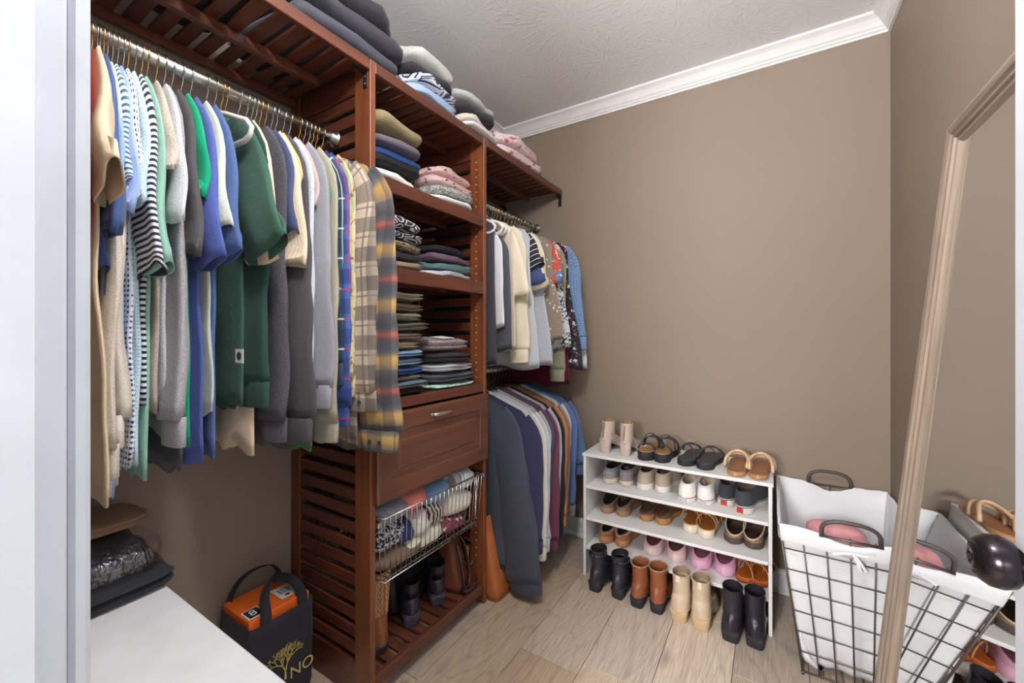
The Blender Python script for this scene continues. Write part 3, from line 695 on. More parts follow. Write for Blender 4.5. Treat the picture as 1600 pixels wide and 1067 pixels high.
LEFT = [
 # y, spec
 ((118, 119, 355, 390, 0.213), ('bright red crew neck tee hung beside the doorway', 'shirt', c_('red', (200, 30, 34)), 0, dict(out=6))),
 ((118, 177, 290, 760), ('wheat beige short sleeve polo with stitched sleeve tab', 'shirt', tan, .74, dict(out=22, tab=1, name='polo_shirt'))),
 ((137, 181, 378, 700), ('steel blue short sleeve tee with long drooping sleeves', 'shirt', blue1, .72, dict())),
 ((143, 181, 748, 770), ('thick oatmeal knit sweater with ribbed cuffs', 'sweater', oat, .74, dict(sl='long', name='sweater'))),
 ((128, 150, 440, 700), ('muted navy blue tee hung next to the oatmeal sweater', 'shirt', c_('denim_navy', (70, 88, 136)), 0, dict())),
 ((151, 186, 330, 783), ('pale sky blue dress shirt reaching lowest in the row', 'shirt', c_('sky', (142, 170, 214)), 0, dict())),
 ((155, 174, 700, 760), ('cream linen shirt with a straight hem', 'shirt', c_('linen', (208, 200, 188), heather=.25), 0, dict(sl='long'))),
 ((161, 172, 300, 650), ('teal and white striped tee with narrow stripes', 'shirt', c_('stripe_teal', (226, 230, 232), 'stripe', (74, 110, 138), scale=.8), 0, dict())),
 ((167, 193, 345, 650), ('periwinkle blue short sleeve polo shirt', 'shirt', c_('periwinkle', (158, 178, 222)), 0, dict(name='polo_shirt'))),
 ((175, 215, 325, 733), ('white polo with navy diamond dots', 'shirt', c_('diamond', (232, 236, 240), 'dots', (52, 66, 110)), 0, dict(out=8, name='polo_shirt'))),
 ((183, 228, 330, 733), ('pale aqua tee with tiny blue specks', 'shirt', c_('aqua', (206, 226, 234), 'dots', (150, 190, 214), scale=.7), 0, dict())),
 ((192, 223, 432, 640), ('black and white striped tee with rolled sleeves', 'shirt', c_('stripe_navy', (228, 228, 230), 'stripe', (44, 46, 66)), 0, dict())),
 ((199, 258, 430, 752), ('mint green tee with wide sleeves', 'shirt', c_('mint', (146, 190, 172)), 0, dict())),
 ((210, 276, 285, 650), ('heather taupe tee with a wide open sleeve', 'shirt', c_('taupe', (188, 174, 164), heather=.35), 0, dict(out=16))),
 ((220, 292, 360, 650), ('pale heather grey sweatshirt with folded up sleeve', 'shirt', c_('pale_grey', (196, 198, 202), heather=.4), 0, dict())),
 ((229, 272, 698, 680), ('mid grey jersey long sleeve shirt', 'shirt', c_('mid_grey', (164, 162, 168), heather=.35), 0, dict(sl='long'))),
 ((243, 303, 412, 742), ('charcoal short sleeve tee beside the bright green polo', 'shirt', c_('charcoal_tee', (84, 80, 84)), 0, dict(out=8))),
 ((256, 300, 320, 694), ('bright emerald green short sleeve polo', 'shirt', c_('emerald', (22, 160, 118)), 0, dict(out=7, name='polo_shirt'))),
 ((268, 328, 420, 727), ('royal periwinkle blue polo with turned sleeve hem', 'shirt', c_('royal', (84, 98, 168)), 0, dict(name='polo_shirt'))),
 ((283, 338, 370, 650), ('celery white tee beside the royal blue polo', 'shirt', c_('celery', (206, 212, 198), heather=.25), 0, dict())),
 ((297, 356, 408, 718), ('faded denim blue tee beside the large dark green tee', 'shirt', c_('denim', (84, 108, 158)), 0, dict())),
 ((335, 402, 398, 640), ('large dark green tee hung behind the empty white plastic hanger', 'shirt', c_('forest', (62, 96, 84)), 0, dict(out=24, hk=M_CHROME, rz0=.10, d1=.075, e1=.016))),
 ((345, 365, 635, 640), ('deep bottle green long sleeve shirt', 'shirt', c_('bottle', (44, 74, 66)), 0, dict(sl='long'))),
 ((352, 376, 420, 708), ('cream tan shirt with a deep hem below its neighbours', 'shirt', c_('sand', (226, 204, 176)), 0, dict())),
 ((384, 437, 375, 650), ('slate blue tee with doubled sleeve hem', 'shirt', c_('slate_navy', (70, 80, 112)), 0, dict())),
 ((372, 394, 690, 650), ('black charcoal knit sleeve top with curled hem', 'shirt', c_('charcoal_knit', (82, 80, 88), heather=.35), 0, dict(sl='long'))),
 ((392, 456, 425, 660), ('cream waffle knit tee with gathered sleeve', 'shirt', c_('waffle', (230, 214, 190), 'rib', (216, 198, 172)), 0, dict())),
 ((398, 425, 300, 600), ('golden tan work shirt beside the waffle knit tee', 'shirt', c_('golden', (206, 176, 122)), 0, dict())),
 ((405, 474, 690, 700), ('dark graphite sweatshirt with a heavy ribbed cuff', 'sweatshirt', c_('graphite', (82, 78, 82)), 0, dict(sl='long', d1=.074, e1=.016, name='sweatshirt'))),
 ((413, 496, 655, 640), ('light heather grey blue thermal shirt with banded cuff', 'shirt', c_('frost', (196, 202, 212), heather=.35), 0, dict(sl='long'))),
 ((423, 470, 330, 685), ('dusty mauve tee beside the stone grey sweatshirt', 'shirt', c_('mauve_tee', (188, 166, 164)), 0, dict())),
 ((430, 523, 637, 640), ('stone grey sweatshirt with smooth cuffs', 'sweatshirt', c_('stone', (150, 150, 158)), 0, dict(sl='long', d1=.074, e1=.016, name='sweatshirt'))),
 ((441, 475, 330, 707), ('leaf green tee peeking out beside the plaid shirts', 'shirt', c_('leaf_green', (88, 128, 100)), 0, dict())),
 ((451, 532, 690, 690), ('grey khaki button shirt beside the blue green plaid', 'shirt', c_('khaki', (168, 164, 146)), 0, dict(sl='long'))),
 ((466, 541, 600, 640), ('blue green tartan shirt with thin white lines', 'shirt', c_('tartan', (52, 78, 92), 'plaid', (40, 52, 84), (206, 212, 210)), 0, dict(sl='long'))),
 ((474, 547, 665, 660), ('bright blue plaid shirt with red lines', 'shirt', c_('blue_plaid', (78, 104, 168), 'plaid', (44, 54, 110), (190, 50, 80)), 0, dict(sl='long'))),
 ((481, 559, 618, 640), ('tan and olive camouflage field shirt', 'shirt', c_('camo', (206, 190, 150), 'camo', (176, 176, 140), (140, 108, 84)), 0, dict(sl='long'))),
 ((487, 530, 330, 640), ('dark purple grey tee squeezed between the flannels', 'shirt', c_('plum_grey', (74, 68, 84)), 0, dict())),
 ((493, 594, 642, 690), ('cream and charcoal plaid flannel shirt with folded cuffs', 'shirt', c_('flannel_cream', (206, 188, 166), 'plaid', (58, 54, 64), (120, 112, 116), nap=.8), 0, dict(sl='long', d1=.074, e1=.020, rz0=.11, buttons=1, name='flannel_shirt'))),
 ((502, 630, 706, 700), ('yellow and orange striped plaid flannel shirt beside the tower', 'shirt', c_('flannel_gold', (112, 108, 104), 'plaidh', (222, 176, 92), (206, 104, 76), nap=.8), 0, dict(sl='long', d1=.074, e1=.020, rz0=.11, buttons=1, name='flannel_shirt'))),
]
for i, (pm, sp) in enumerate(LEFT):
    y, L_, oo = solve(*pm[:4], sp[4], RODZ, pm[4] if len(pm) > 4 else None, sp[4].get('rz0', lerp(-.12, .08, min(1, i/18)) if i < 21 else lerp(.12, .10, (i-21)/18))); sp = (*sp[:3], L_, oo)
    g = garment(y, sp, RODZ, 'shirts on the long rod', 100+i*7)
    o = sp[4]
    if o.get('tab'):
        b = MB(); b.box((-.022, -.0008, -.006), (.022, .0008, .006)); b.build('sleeve_tab', c_('tab', (222, 204, 176)), g, (.285, -.026, -.245), (0, .1, 0))
    if sp[0].startswith('large dark green'):
        b = MB(); b.box((-.016, -.0006, -.016), (.016, .0006, .016)); lb = b.build('hem_label', plain('label_white', (226, 226, 222), .7), g, (.17, -.031, -.60), (0, 0, 0))
        R = Matrix.Translation((0, -.0008, 0)) @ Matrix.Rotation(PI/2, 4, 'X')
        MB().lathe([(.0055, 0), (.0095, 0), (.0095, .0005), (.0055, .0005)], 20, R).build('ring_mark', plain('ink', (52, 60, 62), .7), lb)
hanger(.474, .05, RODZ, M_CHROME, 'plastic', 'empty white plastic hanger in front of the large dark green tee', 'hangers with shirts on the long rod')
# right-hand rods between the tower and the back wall
def rack(rows, rodz, grp, seed0, rz=.0):
    for i, (y, ue, ve, hv, lab, cat, mat, o) in enumerate(rows):
        y, L_, oo = solve(0, ue, ve, hv, o, rodz, y, o.get('rz0', rz))
        oo.setdefault('e1', .018)
        g = garment(y, (lab, cat, mat, L_, oo), rodz, grp, seed0+i*5)
N_ = dict(sl='none')
def n_(**k): d = dict(sl='none'); d.update(k); return d
def l_(**k): d = dict(sl='long'); d.update(k); return d
UP = [
 (1.500, 777, 0, 572, 'long charcoal sleeveless top beside the tower post', 'top', c_('top_charcoal', (70, 68, 76)), n_(wmin=10, name='sleeveless_top', hk_kind='plastic', hk=M_CHROME)),
 (1.528, 787, 0, 512, 'white sleeveless blouse between two charcoal tops', 'blouse', c_('blouse_white', (222, 224, 230)), n_(wmin=10, strap=True, name='blouse', hk_kind='plastic', hk=M_CHROME)),
 (1.556, 800, 0, 548, 'slate grey tank top with wide straps', 'top', c_('tank_slate', (82, 84, 96)), n_(strap=True, wmin=12, name='tank_top', hk_kind='plastic', hk=M_CHROME)),
 (1.585, 806, 0, 546, 'beige sleeveless cardigan beside the ivory tee', 'cardigan', c_('cardi_beige', (208, 196, 178)), n_(wmin=12, name='cardigan', hk_kind='plastic', hk=M_CHROME)),
 (1.620, 831, 470, 536, 'large ivory tee with a wide sleeve', 'shirt', c_('ivory', (232, 222, 202)), dict(out=16, d1=.095, e1=.024, hk_kind='plastic', hk=M_CHROME)),
 (1.655, 829, 566, 520, 'ivory long sleeve top reaching past the striped tee', 'shirt', c_('ivory_long', (226, 216, 192)), l_(out=4)),
 (1.690, 841, 0, 574, 'pale grey tee dress hung on a white plastic hanger', 'dress', c_('dress_grey', (192, 196, 204), heather=.3), n_(hemw=1.2, name='dress', hk_kind='plastic', hk=M_CHROME)),
 (1.730, 851, 425, 500, 'black tee with thin white stripes', 'shirt', c_('pin_black', (52, 52, 60), 'pin', (224, 224, 226)), dict(out=20, d1=.08)),
 (1.752, 853, 450, 500, 'navy blue tee under the black striped tee', 'shirt', c_('navy_tee', (70, 84, 128)), dict(out=18, d1=.07)),
 (1.775, 859, 455, 490, 'cream blouse with gathered sleeves', 'blouse', c_('blouse_cream', (226, 214, 190)), dict(out=14, d1=.06, e1=.03, name='blouse')),
 (1.805, 863, 0, 572, 'light grey long tunic with soft folds', 'tunic', c_('tunic_grey', (186, 190, 200), heather=.25), n_(hemw=1.25, fold=.012, name='tunic')),
 (1.845, 881, 0, 532, 'taupe blouse with small white dots', 'blouse', c_('dots_taupe', (146, 132, 120), 'spots', (224, 216, 206), scale=1.3), n_(hemw=1.2, fold=.010, name='blouse')),
 (1.875, 880, 447, 560, 'sage green leaf print top with red and blue sleeve', 'top', c_('sage_leaf', (150, 158, 146), 'leaf', (120, 130, 118)), dict(out=14, d1=.05, e1=.03, smat=c_('sleeve_print', (196, 84, 60), 'camo', (86, 130, 176), (226, 226, 226), scale=.9), name='printed_top')),
 (1.915, 891, 0, 545, 'white and charcoal leaf print blouse', 'blouse', c_('leaf_bw', (214, 216, 218), 'leaf', (64, 68, 80), scale=1.6), n_(hemw=1.2, name='blouse')),
 (1.945, 884, 595, 560, 'olive grey knit top with long narrow cuffs', 'sweater', c_('olive_knit', (142, 140, 118)), l_(d1=.045, out=2, name='sweater')),
 (1.975, 893, 0, 600, 'deep maroon dress hanging below the floral dress', 'dress', c_('maroon_dress', (94, 26, 44)), n_(name='dress')),
 (2.005, 911, 0, 572, 'black dress with white flowers', 'dress', c_('floral_black', (48, 46, 54), 'floral', (206, 202, 204), (110, 106, 112)), n_(hemw=1.3, fold=.012, name='dress')),
 (2.045, 918, 546, 560, 'chambray blue shirt with eyelet sleeves', 'shirt', c_('chambray', (122, 148, 186), 'dots', (92, 116, 152), scale=1.2), l_(out=9, e1=.024)),
 (2.080, 917, 0, 570, 'white shirt hem showing beside the chambray shirt', 'shirt', c_('white_shirt', (218, 220, 226)), n_(hemw=1.3)),
 (2.110, 905, 0, 582, 'dusty pink blouse next to the back wall', 'blouse', c_('dusty_pink', (176, 126, 126)), n_(hemw=1.25, name='blouse')),
 (2.145, 904, 435, 520, 'cream floral blouse with ruffled sleeve by the wall', 'blouse', c_('floral_cream', (222, 208, 194), 'floral', (150, 104, 90), (108, 100, 84)), dict(out=16, d1=.07, e1=.028, name='blouse')),
]
rack(UP, RODZ, 'tops on the upper rod', 900)
LOW = [
 (1.545, 849, 934, 880, 'slate grey padded winter jacket hanging lowest', 'jacket', fab('cloth_jacket', (72, 76, 90), rough=.55, nap=.1, heather=0), l_(d1=.085, e1=.036, out=9, th=.022, fold=.012, cuff=.05, name='jacket')),
 (1.590, 855, 866, 800, 'navy blue hooded sweatshirt beside the winter jacket', 'sweatshirt', c_('hoodie_navy', (62, 62, 92)), l_(d1=.062, e1=.024, th=.014, name='sweatshirt')),
 (1.630, 866, 876, 820, 'ivory white sweatshirt beside the navy hooded one', 'sweatshirt', c_('sweat_ivory', (218, 214, 206)), l_(d1=.058, e1=.022, name='sweatshirt')),
 (1.665, 874, 862, 800, 'pale heather grey pullover with plain cuffs', 'sweatshirt', c_('pullover_grey', (190, 198, 212), heather=.3), l_(d1=.058, e1=.022, name='sweatshirt')),
 (1.700, 862, 770, 780, 'sand coloured shirt on the lower rod', 'shirt', c_('sand_low', (178, 166, 150)), l_(d1=.05)),
 (1.730, 868, 760, 780, 'slate blue shirt next to the maroon pullover', 'shirt', c_('slate_low', (74, 82, 104)), l_(d1=.05)),
 (1.762, 891, 860, 790, 'maroon pullover with a narrow sleeve', 'sweatshirt', c_('maroon', (110, 62, 84)), l_(d1=.050, e1=.02, name='sweatshirt')),
 (1.795, 882, 800, 780, 'pale silver grey cardigan between maroon and camel', 'cardigan', c_('silver_cardi', (176, 178, 186)), l_(d1=.05, name='cardigan')),
 (1.825, 890, 838, 800, 'black long sleeve top beside the camel jacket', 'shirt', c_('black_low', (40, 40, 50)), l_(d1=.05)),
 (1.860, 895, 822, 800, 'camel orange suede jacket', 'jacket', c_('camel', (182, 122, 72)), l_(d1=.052, e1=.022, name='jacket')),
 (1.900, 899, 788, 780, 'mauve brown sweater beside the camel jacket', 'sweater', c_('mauve_brown', (138, 112, 112)), l_(d1=.052, e1=.022, name='sweater')),
 (1.940, 902, 720, 760, 'pale sage cardigan on the lower rod', 'cardigan', c_('sage_cardi', (184, 190, 176)), l_(d1=.05, name='cardigan')),
 (1.975, 904, 806, 780, 'blue chambray work shirt with grey lining hem', 'shirt', c_('work_blue', (92, 112, 158)), l_(d1=.052, cmat=c_('cuff_grey', (128, 122, 124)))),
 (2.030, 917, 742, 740, 'blue denim jacket next to the back wall', 'jacket', c_('denim_jacket', (86, 108, 140), nap=.6), l_(d1=.058, e1=.026, out=12, name='jacket')),
]
rack(LOW, LOWZ, 'tops on the lower rod', 1400)
# ------------------------------------------------------------------ folded clothes
def folded(name, label, cat, mat, loc, dims, rz=0, seed=0, layers=1, group=None, wob=.006, droop=0, e=(.22, .55)):
    """a folded garment: soft slab with rounded folds; layers leaves fold lines along its edges. dims = x depth, y width, thickness"""
    a, b, h = dims[0]/2, dims[1]/2, dims[2]; nt_, nph = 44, 16
    vs, fs = [], []
    for i in range(nph+1):
        ph = -PI/2+PI*i/nph
        for k in range(nt_):
            th = 2*PI*k/nt_
            cp = abs(math.cos(ph))**e[1]; x = a*spow(math.cos(th), e[0]*1.6)*cp; y = b*spow(math.sin(th), e[0]*1.6)*cp
            zz = spow(math.sin(ph), e[1]); z = h/2*zz
            rim = max(abs(x)/a, abs(y)/b)
            g = 0
            if layers > 1:
                f = (zz*.5+.5)*layers; f = abs(f-round(f)) if 0 < round(f) < layers else .5
                g = -.010*math.exp(-(f/.13)**2)*sst(.6, 1, rim)
            nz = noise.noise((x*9+seed*3.1, y*9, seed)); n2 = noise.noise((x*22, y*22+seed, z*60+seed))
            s = 1+(wob*1.4*nz+wob*.5*n2+g)/max(a, b)*2.2
            lowside = 1 if zz > -.55 else .25
            q = z+h/2+wob*(nz*.9+.5*n2)*lowside*(1 if zz > -.9 else 0)
            q += -droop*sst(.6, 1, x/a)
            vs.append((x*s, y*s, max(0, q) if not droop else q))
        
    for i in range(nph):
        for k in range(nt_):
            k2 = (k+1) % nt_; fs.append((i*nt_+k, i*nt_+k2, (i+1)*nt_+k2, (i+1)*nt_+k))
    me = mesh('cloth', vs, fs, [(v[0]+v[2], v[1]) for v in vs])
    o = link(name, me, mat, None, loc, (0, 0, rz)); tag(o, label, cat, group); return o
def stack(x, y, z, items, group, seed, depth=.36, width=.25, gap=.0015):
    rg = random.Random(seed)
    for i, it in enumerate(items):
        lab, cat, mat, h = it[:4]; o = it[4] if len(it) > 4 else {}
        folded(o.get('name', 'folded_shirt'), lab, cat, mat, (x+o.get('dx', 0)+rg.uniform(-.012, .012), y+o.get('dy', 0)+rg.uniform(-.007, .007), z), (o.get('d', depth), o.get('w', width), h), rg.uniform(-.05, .05)+o.get('rz', 0), seed+i, o.get('layers', 2), group, o.get('wob', .007), o.get('droop', 0), o.get('e', (.24, .72)))
        z += h*.90+gap
    return z
FX = -1.235
P = dict(name='folded_trousers', layers=2)
g1, g2, g3 = 'folded clothes on the upper tower shelf', 'folded clothes on the middle tower shelf', 'folded clothes on the lower tower shelf'
J = dict(name='folded_jeans', layers=2)
PINKF = fab('cloth_pink_floral', (228, 198, 198), 'floral', (84, 72, 86), (204, 138, 112), scale=.9, coord='Object')
stack(FX, .985, SH[1], [
 ('folded white sweatshirt at the bottom of the stack beside the tower post', 'sweatshirt', c_('f_white', (232, 230, 226)), .050, dict(layers=1)),
 ('folded black sweatpants above the white sweatshirt', 'sweatpants', c_('f_black', (48, 48, 54)), .036),
 ('folded royal blue shirt above the black sweatpants', 'shirt', c_('f_blue', (52, 82, 136)), .030),
 ('folded purple grey hoodie under the olive fleece', 'hoodie', c_('f_purple_grey', (98, 90, 104)), .052, dict(layers=1, w=.23)),
 ('folded olive tan fleece rolled on top of its stack', 'fleece', c_('f_olive', (134, 122, 92)), .078, dict(layers=1, e=(.25, .8), w=.25)),
], g1, 31)
stack(FX+.01, 1.270, SH[1], [
 ('folded white tee at the bottom under the grey print', 'shirt', c_('f_white2', (228, 228, 228)), .034, dict(layers=1, w=.27)),
 ('folded grey and white print top', 'top', fab('cloth_f_print', (216, 216, 214), 'leaf', (96, 96, 96), scale=.8, coord='Object'), .036, dict(w=.25)),
 ('folded pink floral top above the grey print', 'top', PINKF, .038, dict(w=.25)),
 ('folded pink floral top on top of its twin', 'top', PINKF, .036, dict(w=.23, dy=-.012)),
], g1, 41)
BW = fab('cloth_bw_geo', (42, 42, 50), 'geo', (220, 218, 216))
stack(FX, .985, SH[2], [
 ('folded tan tee at the bottom of the middle shelf', 'shirt', c_('f_tan', (176, 158, 132)), .036, dict(w=.27)),
 ('folded charcoal shirt under the tan printed one', 'shirt', c_('f_char', (66, 64, 70)), .030),
 ('folded tan shirt with a dark speckled print', 'shirt', fab('cloth_f_tanprint', (170, 154, 124), 'leaf', (64, 60, 60), scale=1.1, coord='Object'), .034),
 ('folded black shorts with white line pattern', 'shorts', BW, .040),
 ('folded black top with bold white line pattern on top of its stack', 'top', BW, .058, dict(layers=1, w=.24)),
], g2, 51)
stack(FX+.01, 1.275, SH[2], [
 ('folded white shirt under the teal shirt', 'shirt', c_('f_white3', (230, 230, 234)), .030, dict(w=.26)),
 ('folded teal grey shirt between white and mauve', 'shirt', c_('f_teal', (112, 142, 144)), .034, dict(w=.25)),
 ('folded mauve purple shirt', 'shirt', c_('f_mauve', (134, 108, 128)), .032, dict(w=.24)),
 ('folded dark navy sweater above the mauve shirt', 'sweater', c_('f_navyb', (50, 48, 60)), .034, dict(w=.22, dy=-.015)),
], g2, 61)
KH = [('brown', (84, 52, 44), 'dark brown corduroy trousers at the bottom of the trouser stack', P, .026), ('slate', (96, 108, 124), 'slate blue jeans above the brown corduroys', J, .024), ('stonek', (150, 140, 124), 'folded stone khaki trousers above the slate jeans', P, .020), ('indigo', (56, 84, 138), 'folded indigo blue jeans', J, .030), ('lightblue', (146, 172, 200), 'folded light blue jeans', J, .034), ('paleblue', (120, 148, 180), 'folded washed blue jeans under the tan trousers', J, .026),
      ('tank', (170, 148, 118), 'folded tan trousers above the blue jeans', P, .036), ('taupek', (122, 106, 92), 'folded taupe brown trousers', P, .032), ('olivek', (98, 94, 78), 'folded dark olive trousers', P, .036), ('sagek', (112, 106, 90), 'folded grey olive trousers', P, .034), ('umber', (104, 86, 66), 'folded umber brown trousers', P, .040), ('greige', (122, 114, 98), 'folded greige trousers topmost of the trouser stack', P, .040)]
stack(FX+.01, .985, SH[3], [(l if l.startswith('folded') else 'folded '+l, 'jeans' if o is J else 'trousers', c_('f_'+n, c), h, dict(o, w=.25, dx=(.01 if i % 2 else -.005))) for i, (n, c, l, o, h) in enumerate(KH)], g3, 71)
zt = stack(FX+.012, 1.270, SH[3], [
 ('folded green and white print shorts at the bottom of the stack', 'shorts', fab('cloth_f_green', (206, 226, 214), 'leaf', (60, 164, 122), coord='Object'), .018, dict(w=.26, layers=1)),
 ('folded faded charcoal jeans', 'jeans', c_('f_fadedchar', (86, 88, 98)), .044, dict(w=.255, name='folded_jeans')),
 ('folded white grey jeans above the charcoal jeans', 'jeans', c_('f_whitegrey', (198, 200, 208)), .040, dict(w=.25, name='folded_jeans')),
 ('folded black trousers under the sparkling top', 'trousers', c_('f_blackp', (54, 50, 54)), .046, dict(w=.25, name='folded_trousers')),
 ('folded sparkling silver knit top', 'top', fab('cloth_f_sparkle', (168, 156, 154), 'tweed', (96, 84, 86)), .058, dict(w=.235, dy=-.01)),
], g3, 81)
cd = MB(); cd.box((-.03, -.045, 0), (.03, .045, .0015), .0006); tag(cd.build('price_card', plain('card_white', (232, 232, 232), .6), None, (-1.10, 1.235, zt+.003), (.03, .12, .2)), 'blank white card lying on the sparkling top', 'card')
# top shelf
gt = 'clothes stacked on the top shelf'
DG = c_('t_charcoal', (70, 70, 80)); DG2 = c_('t_graphite', (62, 61, 70)); DG3 = c_('t_ink', (56, 55, 62))
TZ = 2.0005
stack(FX, .805, TZ, [
 ('folded slate charcoal fleece lying directly on the shelf over the shirts', 'fleece', DG, .072, dict(layers=1, w=.40, d=.40, e=(.25, .7), name='folded_fleece')),
 ('folded graphite hoodie in the middle of the dark stack', 'hoodie', DG2, .085, dict(layers=1, w=.40, d=.38, e=(.25, .75), wob=.009, name='folded_hoodie')),
 ('folded ink black hoodie on top of the dark stack', 'hoodie', DG3, .085, dict(layers=1, w=.36, d=.34, e=(.25, .8), wob=.010, name='folded_hoodie'))], gt, 91)
stack(FX, .400, TZ, [
 ('folded black hoodie over the shirts near the doorway', 'hoodie', c_('t_black', (46, 46, 52)), .085, dict(layers=1, w=.34, d=.36, wob=.01, name='folded_hoodie')),
 ('folded dark grey sweatpants on the black hoodie', 'sweatpants', c_('t_dkgrey', (60, 60, 66)), .07, dict(layers=1, w=.32, d=.34, wob=.01, name='folded_sweatpants'))], gt, 95)
stack(FX, 1.150, TZ, [
 ('folded light blue shirt lying on the tower top', 'shirt', c_('t_blue', (168, 190, 222)), .045, dict(w=.27, d=.40)),
 ('folded white shirt with bold navy print', 'shirt', fab('cloth_t_print', (214, 216, 222), 'geo', (48, 54, 92), scale=1.4), .040, dict(w=.26, d=.39)),
 ('folded black sweater between the printed shirt and grey hoodie', 'sweater', c_('t_blk2', (52, 50, 56)), .050, dict(w=.25, d=.38, layers=1)),
 ('folded pale heather grey hoodie highest on the tower top', 'hoodie', c_('t_heather', (186, 186, 184), heather=.3), .075, dict(w=.27, d=.36, layers=1, e=(.25, .75), wob=.010, name='folded_hoodie'))], gt, 101)
stack(FX, 1.430, TZ, [
 ('folded white tee lying between tower top and the shelf', 'shirt', c_('t_white', (224, 224, 228)), .028, dict(w=.27, d=.41, layers=1)),
 ('folded cream quilted top above the white tee', 'top', c_('t_cream', (222, 212, 198)), .042, dict(w=.26, d=.39, wob=.009)),
 ('folded black hoodie draped over the cream top', 'hoodie', c_('t_blk3', (58, 56, 60)), .060, dict(w=.27, d=.39, layers=1, e=(.25, .75), name='folded_hoodie')),
 ('folded silver grey sweatshirt on the black hoodie', 'sweatshirt', c_('t_silver', (180, 182, 180), heather=.25), .052, dict(w=.27, d=.37, layers=1, e=(.25, .75), name='folded_sweatshirt'))], gt, 111)
PF = fab('cloth_t_pink', (230, 208, 208), 'floral', (190, 104, 132), (206, 176, 176), scale=1.7, coord='Object')
stack(FX, 1.800, TZ, [
 ('folded pink blanket with small flowers lying on the shelf', 'blanket', PF, .062, dict(w=.44, d=.41, layers=2, wob=.008, name='folded_blanket')),
 ('folded pink blanket with small flowers on top of the other', 'blanket', PF, .062, dict(w=.40, d=.38, layers=2, wob=.010, dy=-.01, name='folded_blanket'))], gt, 121)
# ------------------------------------------------------------------ shoe rack and shoes
RX0, RX1, RY0, RY1 = -.763, .004, 1.858, 2.165
RZ = [.571, .432, .281, .142]
M_RACK = plain('white_melamine', (226, 224, 223), .42)
rk = thing('shoe_rack', 'low white four-tier shoe rack standing against the back wall', 'shoe rack')
for x in (RX0, RX1-.013):
    s = MB().box((x, RY0, 0), (x+.013, RY1, .274), .0012).box((x, RY0, .2752), (x+.013, RY1, .571), .0012).build('side_panel', M_RACK, rk)
    xs = x+.0131 if x > -.4 else x-.0001
    for z in RZ[1:]:
        for y in (RY0+.05, RY1-.05):
            MB().lathe([(0, 0), (.0055, 0), (.005, .0015), (0, .0018)], 12, Matrix.Translation((xs, y, z-.007)) @ Matrix.Rotation(PI/2 if x > -.4 else -PI/2, 4, 'Y')).build('screw_cap', M_RACK, s)
for i, z in enumerate(RZ):
    MB().box((RX0+(.0135 if i else -.004), RY0+(.001 if i else -.004), z-.0135+(.0135 if i == 0 else 0)+.0), (RX1-(.0135 if i else -.004), RY1, z+(.0135 if i == 0 else 0)), .0015).build('shelf', M_RACK, rk)
RZ[0] += .0135

NS = 30
def wprof(t, wh, wb):
    P_ = [(0, .0), (.03, .52*wh), (.08, .82*wh), (.16, wh), (.28, wh*.98), (.42, wh*.92), (.56, wb*.92), (.70, wb), (.82, wb*.90), (.91, wb*.68), (.97, wb*.40), (1, 0)]
    for (a, x), (b, y) in zip(P_, P_[1:]):
        if t <= b: return lerp(x, y, sst(0, 1, (t-a)/(b-a))*.5+.5*(t-a)/(b-a))
    return 0
def foot(L, wh, wb, sd, f=1.0, z=lambda t: 0.0, n=NS):
    r = []
    for k in range(n):
        c = 2*PI*k/n; t = (1-math.cos(c))/2; t = t
        x = math.copysign(wprof(t, wh, wb), math.sin(c)) if 0 < t < 1 else 0
        y = L*(.5+(t-.5)*f)
        r.append(Vector((x*f+sd*.008*math.sin(PI*t)*t*1.6, y, z(t))))
    return r
def ellipse(cy, ry, rx, zh, zf, sd=0, n=NS):
    return [Vector((rx*math.sin(2*PI*k/n)+sd*.004, cy-ry*math.cos(2*PI*k/n), lerp(zh, zf, (1-math.cos(2*PI*k/n))/2))) for k in range(n)]
def band(pts, wd, th, wdir=Vector((0, 1, 0))):
    """strap: ribbon along pts with width wd along wdir and thickness th"""
    b = MB(); rings = []; pts = [Vector(p) for p in pts]
    for i, p in enumerate(pts):
        t = (pts[min(i+1, len(pts)-1)]-pts[max(i-1, 0)]).normalized(); wv = wdir-t*wdir.dot(t); wv.normalize(); n = t.cross(wv)
        rings.append([p+wv*wd/2+n*th/2, p-wv*wd/2+n*th/2, p-wv*wd/2-n*th/2, p+wv*wd/2-n*th/2])
    b.loft(rings, True, True, smooth=True); return b
def arch(y0, y1, hw, h, z, n=12, skew=0):
    return [(-hw*math.cos(PI*k/n), lerp(y0, y1, k/n), z+h*math.sin(PI*k/n)**.8) for k in range(n+1)]

